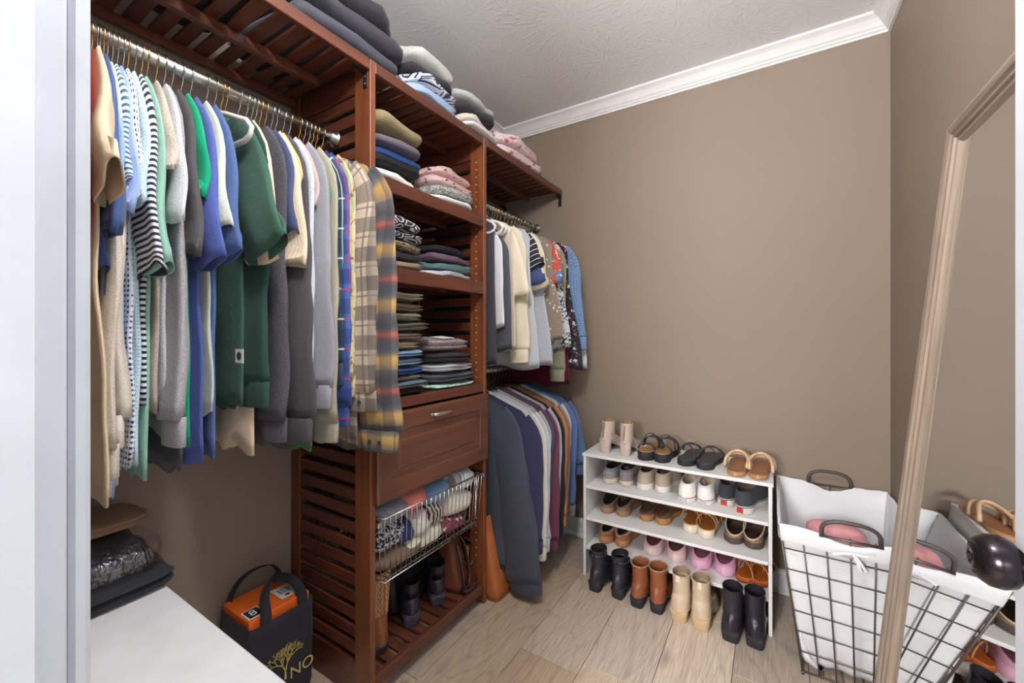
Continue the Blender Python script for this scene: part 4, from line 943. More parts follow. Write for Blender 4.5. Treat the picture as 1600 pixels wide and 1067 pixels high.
def shoe(name, label, cat, group, loc, rz, sd, sp):
    t_ = thing(name, label, cat, loc, rz, group)
    L, wh, wb = sp.get('L', .25), sp.get('wh', .031), sp.get('wb', .043)
    hh, ht = sp.get('heel', .02), sp.get('toe', .016)
    zs = (lambda t: lerp(hh, ht, sst(.22, .62, t)))
    # sole
    b = MB(); th = sp.get('sole', None); f = sp.get('flare', 1.0)
    if sp.get('block'):         # separate heel block under a thin sole
        so = .010
        b.loft([foot(L, wh, wb, sd, .97, lambda t: zs(t)-so), foot(L, wh, wb, sd, 1.02, lambda t: zs(t)-so*.6), foot(L, wh, wb, sd, 1.02, lambda t: zs(t)-.001), foot(L, wh, wb, sd, .96, zs)], True, True)
        b.build('sole', sp['sole_m'], t_)
        hb = MB(); n = 16; hl = sp['block']; r0 = []; 
        def hr(fx, z, dy=0):
            return [Vector((wh*fx*spow(math.sin(2*PI*k/n), .6), hl/2+dy+(-hl/2*fx*spow(math.cos(2*PI*k/n), .55)), z)) for k in range(n)]
        tf = sp.get('taper', .94)
        hb.loft([hr(tf*.88, 0, .006), hr(tf*.90, .002, .006), hr(lerp(tf, 1, .5)*.92, hh*.5, .005), hr(.95, hh-so*.5, .003)], True, True)
        hb.build('heel', sp.get('heel_m', sp['sole_m']), t_)
    else:
        b.loft([foot(L, wh, wb, sd, .96*f, lambda t: 0), foot(L, wh, wb, sd, f, lambda t: .003), foot(L, wh, wb, sd, f, lambda t: zs(t)-.003), foot(L, wh, wb, sd, .97*f, zs)], True, True)
        so_ = b.build('sole', sp['sole_m'], t_)
        if sp.get('line'):
            q = foot(L, wh, wb, sd, f*1.012, lambda t: zs(t)*sp.get('lz', .62)); MB().tube(q, .0013, 6, closed=True).build('sole_stripe', sp['line'], so_)
        if sp.get('tag'):
            MB().box((-.011, -.0016, hh*.22), (.011, .0006, hh*.82), .0006).build('heel_tag', sp['tag'], so_)
    # footbed
    if sp.get('bed'):
        b = MB(); b.loft([foot(L, wh, wb, sd, .95, lambda t: zs(t)-.002), foot(L, wh, wb, sd, .95, lambda t: zs(t)+.003), foot(L, wh, wb, sd, .90, lambda t: zs(t)+.0015+.003*0)], True, True); b.build('footbed', sp['bed'], t_)
    if sp.get('open'):
        co, ry, rx, zh, zf = sp['open']; co *= L; ry *= L; bl = sp.get('bulge', .85)
        A = foot(L, wh, wb, sd, .985, zs); Cc = ellipse(co, ry, rx, zh+hh, zf+ht, sd); rings = [A]
        for j in range(1, 8):
            q = j/7; row = []
            for a_, c_2 in zip(A, Cc):
                ctl = Vector((lerp(a_.x, c_2.x, .10)*1.02, lerp(a_.y, c_2.y, .10), lerp(a_.z, c_2.z, bl)))
                row.append(a_*(1-q)**2+ctl*2*q*(1-q)+c_2*q*q)
            rings.append(row)
        for (cy, ry2, rx2, z) in sp.get('shaft', []):
            rings.append(ellipse(cy*L, ry2*L, rx2, z, z, sd))
        u = MB(); u.loft(rings); top = rings[-1]; ce = sum(top, Vector())/len(top)
        inner = [ce+(p-ce)*.93+Vector((0, 0, .0005)) for p in top]
        u.loft([top, inner]); up = u.build('upper', sp['up_m'], t_)
        li = MB(); ins = foot(L, wh, wb, sd, .80, lambda t: zs(t)+.004)
        mid = [lerp(p, q, .5)+Vector((0, 0, -.004)) for p, q in zip(inner, ins)]
        deep = [inner, [p+Vector((0, 0, -.012)) for p in inner]]
        if sp.get('shaft'):
            cy, ry2, rx2, z = sp['shaft'][0]; deep.append(ellipse(co, ry*.85, rx*.88, z-.01, z-.01, sd))
        deep.append(ins); li.loft(deep, False, True); li.build('lining', sp['lin_m'], t_)
        if sp.get('trim'):
            MB().tube(top, sp.get('trim_r', .0035), 6, closed=True).build('collar', sp['trim'], t_)
        if sp.get('hb'):       # heel patch / woven band around the back
            z0, z1, mt = sp['hb']; r1, r2 = [], []
            for k in list(range(-7, 8)):
                p1 = rings[2][k % NS]; p2 = rings[6][k % NS]
                a1 = lerp(p1, p2, z0); a2 = lerp(p1, p2, z1); c0 = Vector((0, L*.3, 0))
                for P3, R in ((a1, r1), (a2, r2)):
                    d = (P3-Vector((0, L*.3, P3.z))).normalized(); R.append(P3+d*.0022)
            MB().loft([r1, r2], close=False).build('heel_band', mt, t_)
    for (pts, wd, th2, mt, *rest) in sp.get('straps', []):
        band(pts(sd) if callable(pts) else pts, wd, th2, rest[0] if rest else Vector((0, 1, 0))).build('strap', mt, t_)
    if sp.get('zip'):
        z0, z1, y0, y1 = sp['zip']; MB().tube([(0, lerp(y0, y1, k/6)-.002-.004*math.sin(PI*k/6)*0, lerp(z0, z1, k/6)) for k in range(7)], .0032, 6).build('zipper', M_GOLD, t_)
    if sp.get('pull'):
        z, y, mt = sp['pull']; MB().box((-.008, y-.003, z-.022), (.008, y+.001, z+.004), .001).build('pull_tab', mt, t_)
    if sp.get('laces'):
        zl, mt = sp['laces']; b = MB()
        for k in range(4):
            y = L*(.56+.05*k); z = zl-.010*k; b.tube([(-.016, y, z-.004), (0, y+.004, z+.002), (.016, y, z-.004)], .0022, 5)
        b.tube([(0, L*.56, zl), (-.020, L*.50, zl+.008), (-.012, L*.46, zl+.002), (0, L*.55, zl)], .002, 5); b.tube([(0, L*.56, zl), (.020, L*.50, zl+.008), (.012, L*.46, zl+.002), (0, L*.55, zl)], .002, 5)
        tag(b.build('laces', mt, t_), kind=None)
    return t_

def pair(name, label, cat, group, pa, pb, z, sp, rz=(0, 0), ymin=None, dy=0):
    for sd, p, r in ((1, pa, rz[0]), (-1, pb, rz[1])):
        q = px(p[0], p[1], 'z', z)
        y = q.y+dy
        if ymin: y = max(y, ymin)
        o = shoe(name, label, cat, group, (q.x, y, z+.0004), r, sd, sp)
        if z > .1: o.scale = (1.10, 1.04, 1.17) if z < RZ[0] else (1.06, 1.03, 1.10)
LT = leather
dark_lin = plain('dark_lining', (52, 38, 36), .85)
tan_lin = plain('tan_lining', (172, 128, 88), .7)
grp = 'shoes on the rack'
YM = RY0+.004
# top tier
nude = fab('suede_nude', (196, 178, 170), nap=.2, heather=0)
pair('ankle_bootie', 'blush suede ankle bootie with a gold back zipper on the rack top', 'shoe', grp, (942, 708), (974, 714), RZ[0], dict(L=.22, wh=.026, wb=.036, heel=.062, toe=.008, block=.050, taper=.86, sole_m=nude, open=(.26, .19, .027, .040, .050), bulge=.7, shaft=[(.25, .17, .027, .118), (.25, .17, .028, .136)], up_m=nude, lin_m=tan_lin, zip=(.066, .128, .006, .016)), (-.10, -.06), YM+.01)
blk = plain('sandal_black', (50, 48, 54), .55)
pair('platform_sandal', 'black strapped sandal with brown footbed and thick black sole', 'sandal', grp, (1003, 720), (1030, 724), RZ[0], dict(L=.235, wh=.033, wb=.041, heel=.034, toe=.026, sole_m=M_RUBBER, bed=LT('bed_tan', (176, 130, 84)), straps=[
   (lambda s: [(-.034*math.cos(PI*k/12), .018+.052*(1-math.sin(PI*k/12))+.02, .036+.030*math.sin(PI*k/12)) if 0 else (-.036*math.cos(PI*k/12), .055, .036+.026*math.sin(PI*k/12)) for k in range(13)], .014, .003, blk), (lambda s: arch(.145, .135, .044, .046, .030), .030, .003, blk),
   (lambda s: [(-.036*math.cos(PI*k/12), .110-.002, .036+.058*math.sin(PI*k/12)) for k in range(13)], .010, .003, blk)]), (-.12, -.08), YM)
pair('toe_loop_sandal', 'all black sandal with thin crossing straps', 'sandal', grp, (1067, 729), (1097, 735), RZ[0], dict(L=.24, wh=.034, wb=.042, heel=.022, toe=.018, sole_m=M_RUBBER, bed=plain('bed_black', (66, 64, 70), .6), straps=[
   (lambda s: [(-.037*math.cos(PI*k/14), .05+.10*math.sin(PI*k/14)*.2+s*.02*math.cos(PI*k/14), .022+.052*math.sin(PI*k/14)) for k in range(15)], .006, .003, blk), (lambda s: arch(.10, .17, .040, .040, .022), .008, .003, blk), (lambda s: arch(.17, .12, .042, .042, .022), .008, .003, blk)]), (-.10, -.16), YM)
nat = LT('strap_natural', (214, 178, 144))
pair('slide_sandal', 'tan slide sandal with padded cream strap loops', 'sandal', grp, (1148, 747), (1183, 751), RZ[0], dict(L=.245, wh=.032, wb=.042, heel=.016, toe=.014, sole_m=LT('sole_tan', (186, 140, 100)), bed=LT('bed_brown', (158, 104, 68)), straps=[
   (lambda s: [(-.043*math.cos(PI*k/16), .075+.085*math.sin(PI*k/16)**1.2, .016+.046*math.sin(PI*k/16)**.7) for k in range(17)], .012, .010, nat), (lambda s: [(-.046*math.cos(PI*k/16), .125+.06*math.sin(PI*k/16), .014+.040*math.sin(PI*k/16)**.7) for k in range(17)], .012, .010, nat), (lambda s: arch(.165, .185, .045, .034, .014), .014, .008, nat)]), (-.02, -.08), YM)
# second tier
pair('slip_on_shoe', 'slip-on shoe with colourful woven heel on the second tier', 'shoe', grp, (948, 757), (974, 761), RZ[1], dict(heel=.022, toe=.020, sole_m=plain('sole_cream', (206, 194, 180), .6), open=(.30, .27, .028, .042, .048), up_m=fab('woven_mix', (176, 130, 118), 'stripe', (110, 140, 150), scale=.35, coord='Object'), lin_m=dark_lin, hb=(.35, .62, fab('woven_band', (96, 150, 172), 'dots', (236, 232, 226), scale=.5, coord='Object'))), (-.05, -.05), YM)
pair('suede_sneaker', 'beige suede sneaker with white sole', 'shoe', grp, (1002, 767), (1030, 771), RZ[1], dict(heel=.026, toe=.022, sole_m=plain('sole_white', (226, 222, 214), .55), open=(.30, .24, .028, .044, .056), up_m=fab('suede_beige', (186, 170, 152), nap=.3), lin_m=plain('brown_lining', (92, 72, 62), .85)), (-.08, -.14), YM)
pair('canvas_sneaker', 'white canvas low sneaker with a red sole line', 'shoe', grp, (1068, 786), (1098, 790), RZ[1], dict(heel=.024, toe=.022, sole_m=plain('sole_bright', (232, 230, 228), .5), line=plain('red_line', (176, 44, 56), .5), lz=.78, open=(.34, .26, .027, .040, .058), up_m=fab('canvas_white', (232, 228, 226), nap=.2), lin_m=plain('sand_lining', (196, 178, 156), .85), tag=plain('heel_print', (176, 176, 188), .6), laces=(.083, M_PLASTIC)), (-.08, -.14), YM)
pair('skate_shoe', 'dark navy skate shoe with white sole and red heel tag', 'shoe', grp, (1131, 792), (1156, 804), RZ[1], dict(heel=.028, toe=.026, L=.255, sole_m=plain('sole_offwhite', (222, 216, 206), .55), line=plain('navy_line', (46, 48, 60), .5), lz=.88, open=(.31, .25, .029, .046, .062), up_m=fab('suede_navy', (66, 66, 74), nap=.3), lin_m=plain('grey_lining', (120, 104, 100), .85), tag=plain('red_tag', (178, 48, 46), .5), laces=(.092, M_PLASTIC)), (-.10, -.30), YM)
# third tier
pair('leather_clog', 'taupe brown leather clog with dark lining', 'clog', grp, (944, 803), (969, 808), RZ[2], dict(heel=.024, toe=.020, sole_m=plain('cork_taupe', (156, 122, 94), .75), open=(.33, .31, .031, .012, .058), up_m=LT('clog_taupe', (130, 104, 84), .6), lin_m=dark_lin), (-.05, -.05), YM)
pair('cork_clog', 'dark brown clog with a golden cork sole', 'clog', grp, (1005, 815), (1031, 821), RZ[2], dict(heel=.026, toe=.020, sole_m=plain('cork_gold', (176, 128, 78), .75, bumpy=.3), open=(.34, .31, .032, .006, .056), up_m=LT('clog_brown', (104, 74, 58), .6), lin_m=plain('footbed_dark', (110, 80, 56), .8)), (-.08, -.14), YM)
tanb = LT('strap_tan', (186, 124, 72))
pair('flatform_sandal', 'tan strap sandal on a thick white platform', 'sandal', grp, (1077, 834), (1101, 843), RZ[2], dict(heel=.030, toe=.028, sole_m=plain('sole_ecru', (224, 212, 192), .6), bed=LT('bed_caramel', (190, 126, 58)), straps=[(lambda s: [(-.036*math.cos(PI*k/12), .040, .034+.048*math.sin(PI*k/12)**.8) for k in range(13)], .014, .0035, tanb), (lambda s: arch(.15, .15, .045, .048, .030), .05, .003, tanb), (lambda s: [(-.036*math.cos(PI*k/12), .075-.07*math.sin(PI*k/12)*.0, .040+.034*math.sin(PI*k/12)) for k in range(13)], .010, .003, plain('strap_ecru', (212, 190, 160), .6))]), (.0, -.04), YM)
pair('woven_clog', 'brown clog with pale stitched edge and braided side', 'clog', grp, (1144, 851), (1175, 859), RZ[2], dict(heel=.022, toe=.018, wh=.034, sole_m=plain('sole_brown', (84, 70, 62), .7), open=(.34, .32, .034, .010, .058), up_m=LT('clog_stone', (142, 114, 88), .6), lin_m=plain('lining_umber', (78, 56, 46), .85), trim=plain('stitch_cream', (214, 198, 176), .7), trim_r=.0026), (-.04, -.10), YM)
# bottom tier
pair('house_slipper', 'chestnut suede slipper with braided collar', 'slipper', grp, (941, 850), (968, 856), RZ[3], dict(heel=.028, toe=.024, sole_m=plain('sole_caramel', (182, 130, 86), .7), open=(.32, .29, .031, .016, .052), up_m=fab('suede_chestnut', (170, 114, 74), nap=.3), lin_m=plain('fleece_dark', (66, 50, 44), .9), trim=fab('braid', (150, 84, 68), 'tweed', (216, 190, 170)), trim_r=.006), (-.06, -.06), YM)
pair('foam_clog', 'pale blush foam clog with heel strap', 'clog', grp, (1015, 869), (1053, 879), RZ[3], dict(heel=.032, toe=.028, wh=.037, wb=.047, sole_m=plain('foam_blush', (226, 192, 190), .55), open=(.32, .31, .036, .006, .052), up_m=plain('foam_blush2', (222, 184, 184), .5), lin_m=plain('foam_plum', (112, 62, 70), .8), straps=[(lambda s: [(-.042*math.cos(PI*k/12), .105-.0*math.sin(PI*k/12), .045+.048*math.sin(PI*k/12)) for k in range(13)], .012, .004, plain('foam_blush2', (222, 184, 184)))]), (-.03, -.07), YM)
pair('foam_clog', 'bubblegum pink foam clog with ridged sole', 'clog', grp, (1091, 891), (1130, 902), RZ[3], dict(heel=.036, toe=.030, wh=.037, wb=.047, sole_m=plain('foam_pink', (224, 170, 196), .55), open=(.32, .31, .036, .006, .052), up_m=plain('foam_pink2', (218, 160, 188), .5), lin_m=plain('foam_rose', (136, 80, 98), .8), straps=[(lambda s: [(-.042*math.cos(PI*k/12), .105, .050+.048*math.sin(PI*k/12)) for k in range(13)], .012, .004, plain('foam_pink2', (218, 160, 188)))]), (-.06, -.10), YM)
org = LT('bed_orange', (206, 112, 40))
pair('strappy_sandal', 'burnt orange flat sandal with thin straps', 'sandal', grp, (1158, 911), (1185, 918), RZ[3], dict(heel=.014, toe=.012, sole_m=LT('sole_rust', (176, 96, 44)), bed=org, straps=[(lambda s: [(-.034*math.cos(PI*k/12), .055+.03*math.cos(PI*k/12), .014+.044*math.sin(PI*k/12)) for k in range(13)], .006, .003, LT('thong_tan', (206, 150, 104))), (lambda s: arch(.13, .16, .042, .036, .012), .012, .003, LT('thong_tan', (206, 150, 104))), (lambda s: arch(.17, .13, .042, .036, .012), .012, .003, LT('thong_tan', (206, 150, 104)))]), (-.25, -.12), YM)
# boots on the floor in front of the rack
gb = 'boots on the floor before the rack'
bl1 = LT('boot_black', (46, 46, 54), .34); bl2 = LT('boot_black_smooth', (40, 36, 46), .28)
def bootspec(h, **k):
    d = dict(L=.245, wh=.031, wb=.042, heel=.045, toe=.014, block=.062, open=(.28, .20, .036, .052, .064), bulge=.75, shaft=[(.255, .180, .0325, h*.62), (.24, .180, .033, h*.84), (.235, .190, .0355, h)]); d.update(k); return d
pair('ankle_boot', 'black leather ankle boot with a buckled strap', 'boot', gb, (927, 924), (962, 935), 0, bootspec(.180, sole_m=M_RUBBER, up_m=bl1, lin_m=plain('lin_black', (36, 34, 38), .8), straps=[(lambda s: [(.037*math.sin(2*PI*k/20), .059-.046*math.cos(2*PI*k/20), .152+.004*math.cos(2*PI*k/20)) for k in range(21)], .012, .003, bl1, Vector((0, 0, 1)))]), (-.10, -.16), dy=-.014)
pair('ankle_boot', 'cognac brown leather ankle boot with dark block heel', 'boot', gb, (993, 949), (1024, 958), 0, bootspec(.174, sole_m=M_RUBBER, up_m=LT('boot_cognac', (142, 82, 52), .36), lin_m=plain('lin_rust', (150, 84, 56), .8), trim=fab('cuff_tweed', (186, 150, 118), 'tweed', (110, 70, 50)), trim_r=.003), (-.08, -.10), dy=-.014)
sand_s = plain('sole_sand', (196, 168, 130), .65, bumpy=.1)
pair('chunky_boot', 'sand beige boot with a thick lugged sole', 'boot', gb, (1059, 971), (1093, 984), 0, bootspec(.182, heel=.050, toe=.026, block=.070, taper=.98, wh=.036, wb=.045, sole_m=sand_s, up_m=LT('boot_sand', (204, 182, 156), .6), lin_m=plain('lin_sand', (160, 132, 106), .8), pull=(.180, .014, plain('tab_sand', (222, 204, 176), .7))), (-.04, -.08), dy=-.014)
pair('tall_ankle_boot', 'plain glossy black boot with a white inner label', 'boot', gb, (1140, 1003), (1178, 1013), 0, bootspec(.190, wh=.034, sole_m=M_RUBBER, up_m=bl2, lin_m=plain('lin_ink', (30, 28, 34), .8), pull=(.176, .022, plain('label_grey', (200, 200, 206), .6))), (-.06, -.10), dy=-.014)
# boots and bags on the tower's bottom shelf
gs = 'boots on the tower bottom shelf'
bz = SH[4]
ct = dict(L=.27, wh=.034, wb=.044, heel=.036, toe=.012, block=.064, taper=.82, sole_m=plain('boot_sole_dark', (58, 44, 44), .55), up_m=LT('cowboy_vamp', (128, 74, 42), .4), lin_m=tan_lin, open=(.30, .24, .037, .060, .075), bulge=.75, shaft=[(.28, .20, .040, .135)])
q = px(603, 1000, 'z', bz)
cb = shoe('cowboy_boot', 'tan western boot with stitched shaft on the tower bottom shelf', 'boot', gs, (-1.085, .930, bz), 1.30, 1, ct)
sh = MB(); rings = [ellipse(cy*.27, ry*.27, rx, z, z, 1) for cy, ry, rx, z in ((.28, .205, .041, .118), (.27, .21, .043, .16), (.27, .215, .046, .21), (.27, .22, .049, .255), (.27, .22, .050, .268))]
top = rings[-1]; ce = sum(top, Vector())/NS; rings.append([ce+(p-ce)*.93 for p in top]); rings.append([ce+(p-ce)*.85+Vector((0, 0, -.08)) for p in top])
sh.loft(rings); shf = sh.build('shaft', LT('cowboy_shaft', (176, 134, 84), .5), cb)
stt = MB(); stt2 = MB()
for kk, col in ((stt, 0), (stt2, 1)):
    for s2 in (1, -1):
        pts = []
        for j in range(13):
            z = .125+.12*j/12; zig = (.010 if j % 2 else .004)+(.004 if col else 0); c = s2*zig/.046
            pts.append((.0+.049*math.sin(c)*1.0+.004, .27*.27-.060*math.cos(c)-.0005, z))
        kk.tube(pts, .0014 if col else .002, 5, cap=True)
stt.build('inlay', LT('inlay_rust', (166, 92, 50)), shf); stt2.build('stitching', plain('thread_pale', (196, 190, 186), .7), shf)
bs = bootspec(.150, L=.25, wh=.034, sole_m=plain('sole_slate', (58, 58, 68), .6), up_m=bl2, lin_m=plain('lin_ink', (30, 28, 34)))
for p, r_ in ((px(650, 985, 'z', bz), 1.05), (px(688, 950, 'z', bz), 1.0)):
    shoe('dress_boot', 'black leather boot with a flat heel on the tower bottom shelf', 'boot', gs, (min(p.x, -1.095), p.y, bz+.0005), r_, 1, bs)
# ------------------------------------------------------------------ bags in and beside the tower
def bag_shell(w0, d0, w1, d1, h, n=28, e=.35, lean=(0, 0), inner=True, wob=.004, seed=3):
    """soft upright bag: rounded rectangle sections from base to rim, open at the top. width along y, depth along x"""
    rings = []
    for j in range(9):
        t = j/8; w2, d2 = lerp(w0, w1, t)/2, lerp(d0, d1, t)/2; f = .93 if j == 0 else 1
        rings.append([Vector((d2*f*spow(math.cos(2*PI*k/n), e)+lean[0]*t*t+wob*noise.noise((k*.5, t*4, seed)), w2*f*spow(math.sin(2*PI*k/n), e)+lean[1]*t*t, h*t+(.0 if j else 0))) for k in range(n)])
    top = rings[-1]; ce = sum(top, Vector())/n
    rings.append([ce+(p-ce)*.96 for p in top]); rings.append([ce+(p-ce)*.90+Vector((0, 0, -h*.85)) for p in top])
    b = MB(); b.loft(rings, True, True); return b, top
t = thing('leather_tote', 'tall cognac leather tote standing beside the tower', 'bag', (-1.085, 1.531, 0))
b, top = bag_shell(.150, .20, .115, .06, .34, lean=(-.02, .01)); b.build('body', LT('tote_cognac', (178, 102, 56), .42), t)
for x in (-.03, -.01):
    band([(x-.018, .045*math.cos(PI*k/12)+.01, .335+.09*math.sin(PI*k/12)) for k in range(13)], .010, .005, Vector((1, 0, 0))).build('handle', LT('tote_strap', (150, 84, 46)), t)
t = thing('handbag', 'black leather handbag slumped behind the dress boots', 'bag', (-1.265, 1.19, bz), .1)
b, top = bag_shell(.26, .13, .22, .05, .215, seed=8, wob=.014); b.build('body', LT('bag_black', (40, 38, 46), .38), t)
for y in (-.07, .07):
    MB().lathe([(0, 0), (.006, 0), (.004, .004), (0, .004)], 10, Matrix.Translation((.055, y, .15)) @ Matrix.Rotation(PI/2, 4, 'Y')).build('stud', M_GOLD, t)
band([(.040, .08*math.cos(PI*k/14), .20+.05*math.sin(PI*k/14)) for k in range(15)], .014, .006, Vector((1, 0, 0))).build('handle', LT('bag_black', (40, 38, 46)), t)
t = thing('crossbody_bag', 'dark brown crossbody bag with gold clasp and looping strap', 'bag', (-1.16, 1.350, bz), .25)
b, top = bag_shell(.115, .15, .085, .05, .20, seed=5, wob=.008); b.build('body', LT('bag_brown', (104, 58, 40), .4), t)
loop = [(.055, -.05, .20), (.085, -.075, .15), (.10, -.085, .09), (.10, -.075, .045), (.098, -.03, .03), (.09, .0, .06), (.08, .005, .12), (.065, -.005, .19), (.05, -.02, .225)]
def smooth(pts, n=6):
    P_ = [Vector(p) for p in pts]; out = []
    for i in range(len(P_)-1):
        a, b_, c, d = P_[max(i-1, 0)], P_[i], P_[i+1], P_[min(i+2, len(P_)-1)]
        for k in range(n):
            q = k/n; out.append(.5*((2*b_)+(c-a)*q+(2*a-5*b_+4*c-d)*q*q+(3*b_-a-3*c+d)*q**3))
    return out+[P_[-1]]
band(smooth(loop), .010, .003, Vector((1, 0, .2))).build('strap', LT('strap_dark', (58, 44, 48)), t)
band(smooth([(.05, .03, .19), (.075, .06, .16), (.085, .065, .10), (.07, .04, .07), (.055, .01, .10)]), .010, .003, Vector((1, 0, .2))).build('strap', LT('strap_mid', (92, 58, 46)), t)
band(smooth([(.03, .0, .012), (.09, -.05, .010), (.115, .01, .012), (.095, .06, .014), (.05, .07, .012)]), .014, .003, Vector((0, 0, 1))).build('strap', LT('strap_dark', (58, 44, 48)), t)
g = MB(); g.tube([(.082, .0+.009*math.cos(2*PI*k/12), .165+.012*math.sin(2*PI*k/12)) for k in range(12)], .0022, 6, closed=True); g.tube([(.083, 0, .153), (.084, .002, .14), (.083, -.003, .130)], .0024, 6)
g.build('clasp', M_GOLD, t)
# clothes in the wire basket
gk = 'rolled clothes in the wire basket'
def roll(name, label, cat, mat, u, v, w, h, d=.30, x=-1.055, seed=0, e=(.34, .78), rz=0, wob=.008):
    p = px(u, v, 'x', x); y = min(max(p.y, BY0+w/2+.012), BY1-w/2-.012)
    z = max(p.z-h/2, BZ0+.004)
    return folded(name, label, cat, mat, (x-d/2, y, z), (d, w*1.16, h*1.15), rz, seed, 1, gk, wob, 0, e)
BK = [
 ('rolled_fleece', 'taupe brown fleece along the basket bottom', 'fleece', c_('b_fleece', (126, 106, 92), nap=1.2), 634, 878, .20, .055),
 ('rolled_blanket', 'cream white fleece blanket along the basket bottom', 'blanket', c_('b_cream', (222, 222, 206), nap=1.0), 672, 852, .19, .070),
 ('rolled_blouse', 'burgundy top with white flowers in the basket', 'top', fab('cloth_b_burg', (126, 58, 74), 'floral', (220, 206, 208), (150, 90, 104), coord='Object'), 716, 826, .15, .055),
 ('rolled_scarf', 'black and white speckled knit scarf in the basket', 'scarf', fab('cloth_b_speck', (44, 46, 62), 'tweed', (214, 214, 220), scale=2.6), 613, 848, .125, .095),
 ('rolled_shirt', 'navy shirt with white stripes beside the speckled scarf', 'shirt', c_('b_navy', (46, 56, 100)), 643, 838, .09, .085),
 ('rolled_sock', 'white rolled jersey between the scarf and striped roll', 'shirt', c_('b_white', (222, 218, 216)), 664, 824, .080, .085),
 ('rolled_shirt', 'black and cream striped rolled shirt in the basket', 'shirt', fab('cloth_b_stripe', (206, 194, 184), 'stripe', (56, 46, 48), scale=1.3, coord='Object'), 684, 808, .085, .085),
 ('rolled_blanket', 'soft ivory rolled blanket under the pale striped shirt', 'blanket', c_('b_ivory', (226, 220, 208), nap=1.0), 722, 792, .14, .085),
 ('rolled_shirt', 'grey ribbed rolled shirt under the coral top', 'shirt', fab('cloth_b_rib', (150, 152, 162), 'rib', (136, 138, 150), coord='UV', scale=2), 622, 806, .13, .075),
 ('rolled_blouse', 'coral pink top bulging from the basket', 'top', c_('b_coral', (226, 132, 124)), 656, 786, .125, .085),
 ('rolled_jeans', 'rolled light blue denim shorts in the basket', 'jeans', c_('b_denim', (118, 152, 192), nap=.8), 690, 774, .115, .085),
 ('rolled_shirt', 'pale striped shirt hanging over the basket rim', 'shirt', fab('cloth_b_pale', (222, 222, 226), 'stripe', (164, 164, 172), scale=.9, coord='Object'), 731, 752, .105, .100),
]
for i, (n, lab, cat, m, u, v, w2, h2) in enumerate(BK):
    roll(n, lab, cat, m, u, v, w2, h2, seed=200+i, d=.26+.02*(i % 3), x=-1.050 if i < 8 else -1.046)
# ------------------------------------------------------------------ laundry hamper
HZ = .525
hp = thing('laundry_hamper', 'white lined wire laundry hamper standing in the corner', 'hamper')
HB = [(.092, 1.715), (.365, 1.715), (.365, 2.10), (.092, 2.10)]; HT = [(.022, 1.630), (.390, 1.630), (.390, 2.172), (.022, 2.172)]
M_HW = plain('bronze_wire', (104, 96, 92), .45, .6)
def hpt(i, s, z, off=0):
    """point on side i (0 front, 1 right, 2 back, 3 left) at fraction s and height z"""
    t = z/HZ
    a = Vector(HB[i]).lerp(Vector(HT[i]), t); b = Vector(HB[(i+1) % 4]).lerp(Vector(HT[(i+1) % 4]), t)
    p = a.lerp(b, s); ce = Vector((.23, 1.905)); d = [(0, -1), (1, 0), (0, 1), (-1, 0)][i]
    return Vector((p.x+d[0]*off, p.y+d[1]*off, z))
wf = MB()
for j in range(8):
    z = .012+j*(HZ-.02)/7; wf.tube([hpt(i, 0, z) for i in range(4)], .0023 if 0 < j < 7 else .0040, 6, closed=True)
for i in range(4):
    n = 6 if i % 2 == 0 else 8
    for k in range(n):
        wf.tube([hpt(i, k/n, .012), hpt(i, k/n, HZ)], .0023 if k else .0036, 6)
for k in range(1, 5): wf.tube([hpt(0, k/5, .012), hpt(2, 1-k/5, .012)], .0024, 6)
for i in range(4): wf.tube([hpt(i, 0, .012), hpt(i, 0, 0)+Vector((0, 0, .001))], .005, 8)
wf.build('wire_frame', M_HW, hp)
def loopz(z, inset, wv, seed, dip=0.0, n=28):
    r = []
    for i in range(4):
        for k in range(n):
            s = k/n; q = noise.noise((i*3+s*6, z*5, seed))
            d = dip*math.exp(-((s-.5)/.17)**2) if i in (0, 2) else 0
            p = hpt(i, s, max(.012, min(HZ, z-d)), inset+wv*q*4*s*(1-s)); p.z = z-d+(.004*noise.noise((i*5+s*9, seed, 2)) if z > .4 else 0); r.append(p)
    return r
ln = MB(); rings = []
M_LIN = fab('hamper_linen', (226, 226, 230), nap=.2, heather=0)
DIP = .030
for z, ins, wv, dp in ((HZ-.052, .007, .006, .012), (HZ-.045, .008, .005, .02), (HZ-.02, .006, .004, DIP*.9), (HZ+.002, .004, .003, DIP), (HZ+.005, .0, .002, DIP), (HZ+.002, -.005, .003, DIP), (HZ-.05, -.010, .010, 0), (HZ*.75, -.012, .020, 0), (HZ*.5, -.014, .026, 0), (HZ*.25, -.018, .030, 0), (.05, -.030, .03, 0), (.022, -.05, .02, 0)):
    rings.append(loopz(z, ins, wv, 4.2, dp))
ln.loft(rings, False, True); ln.build('liner', M_LIN, hp)
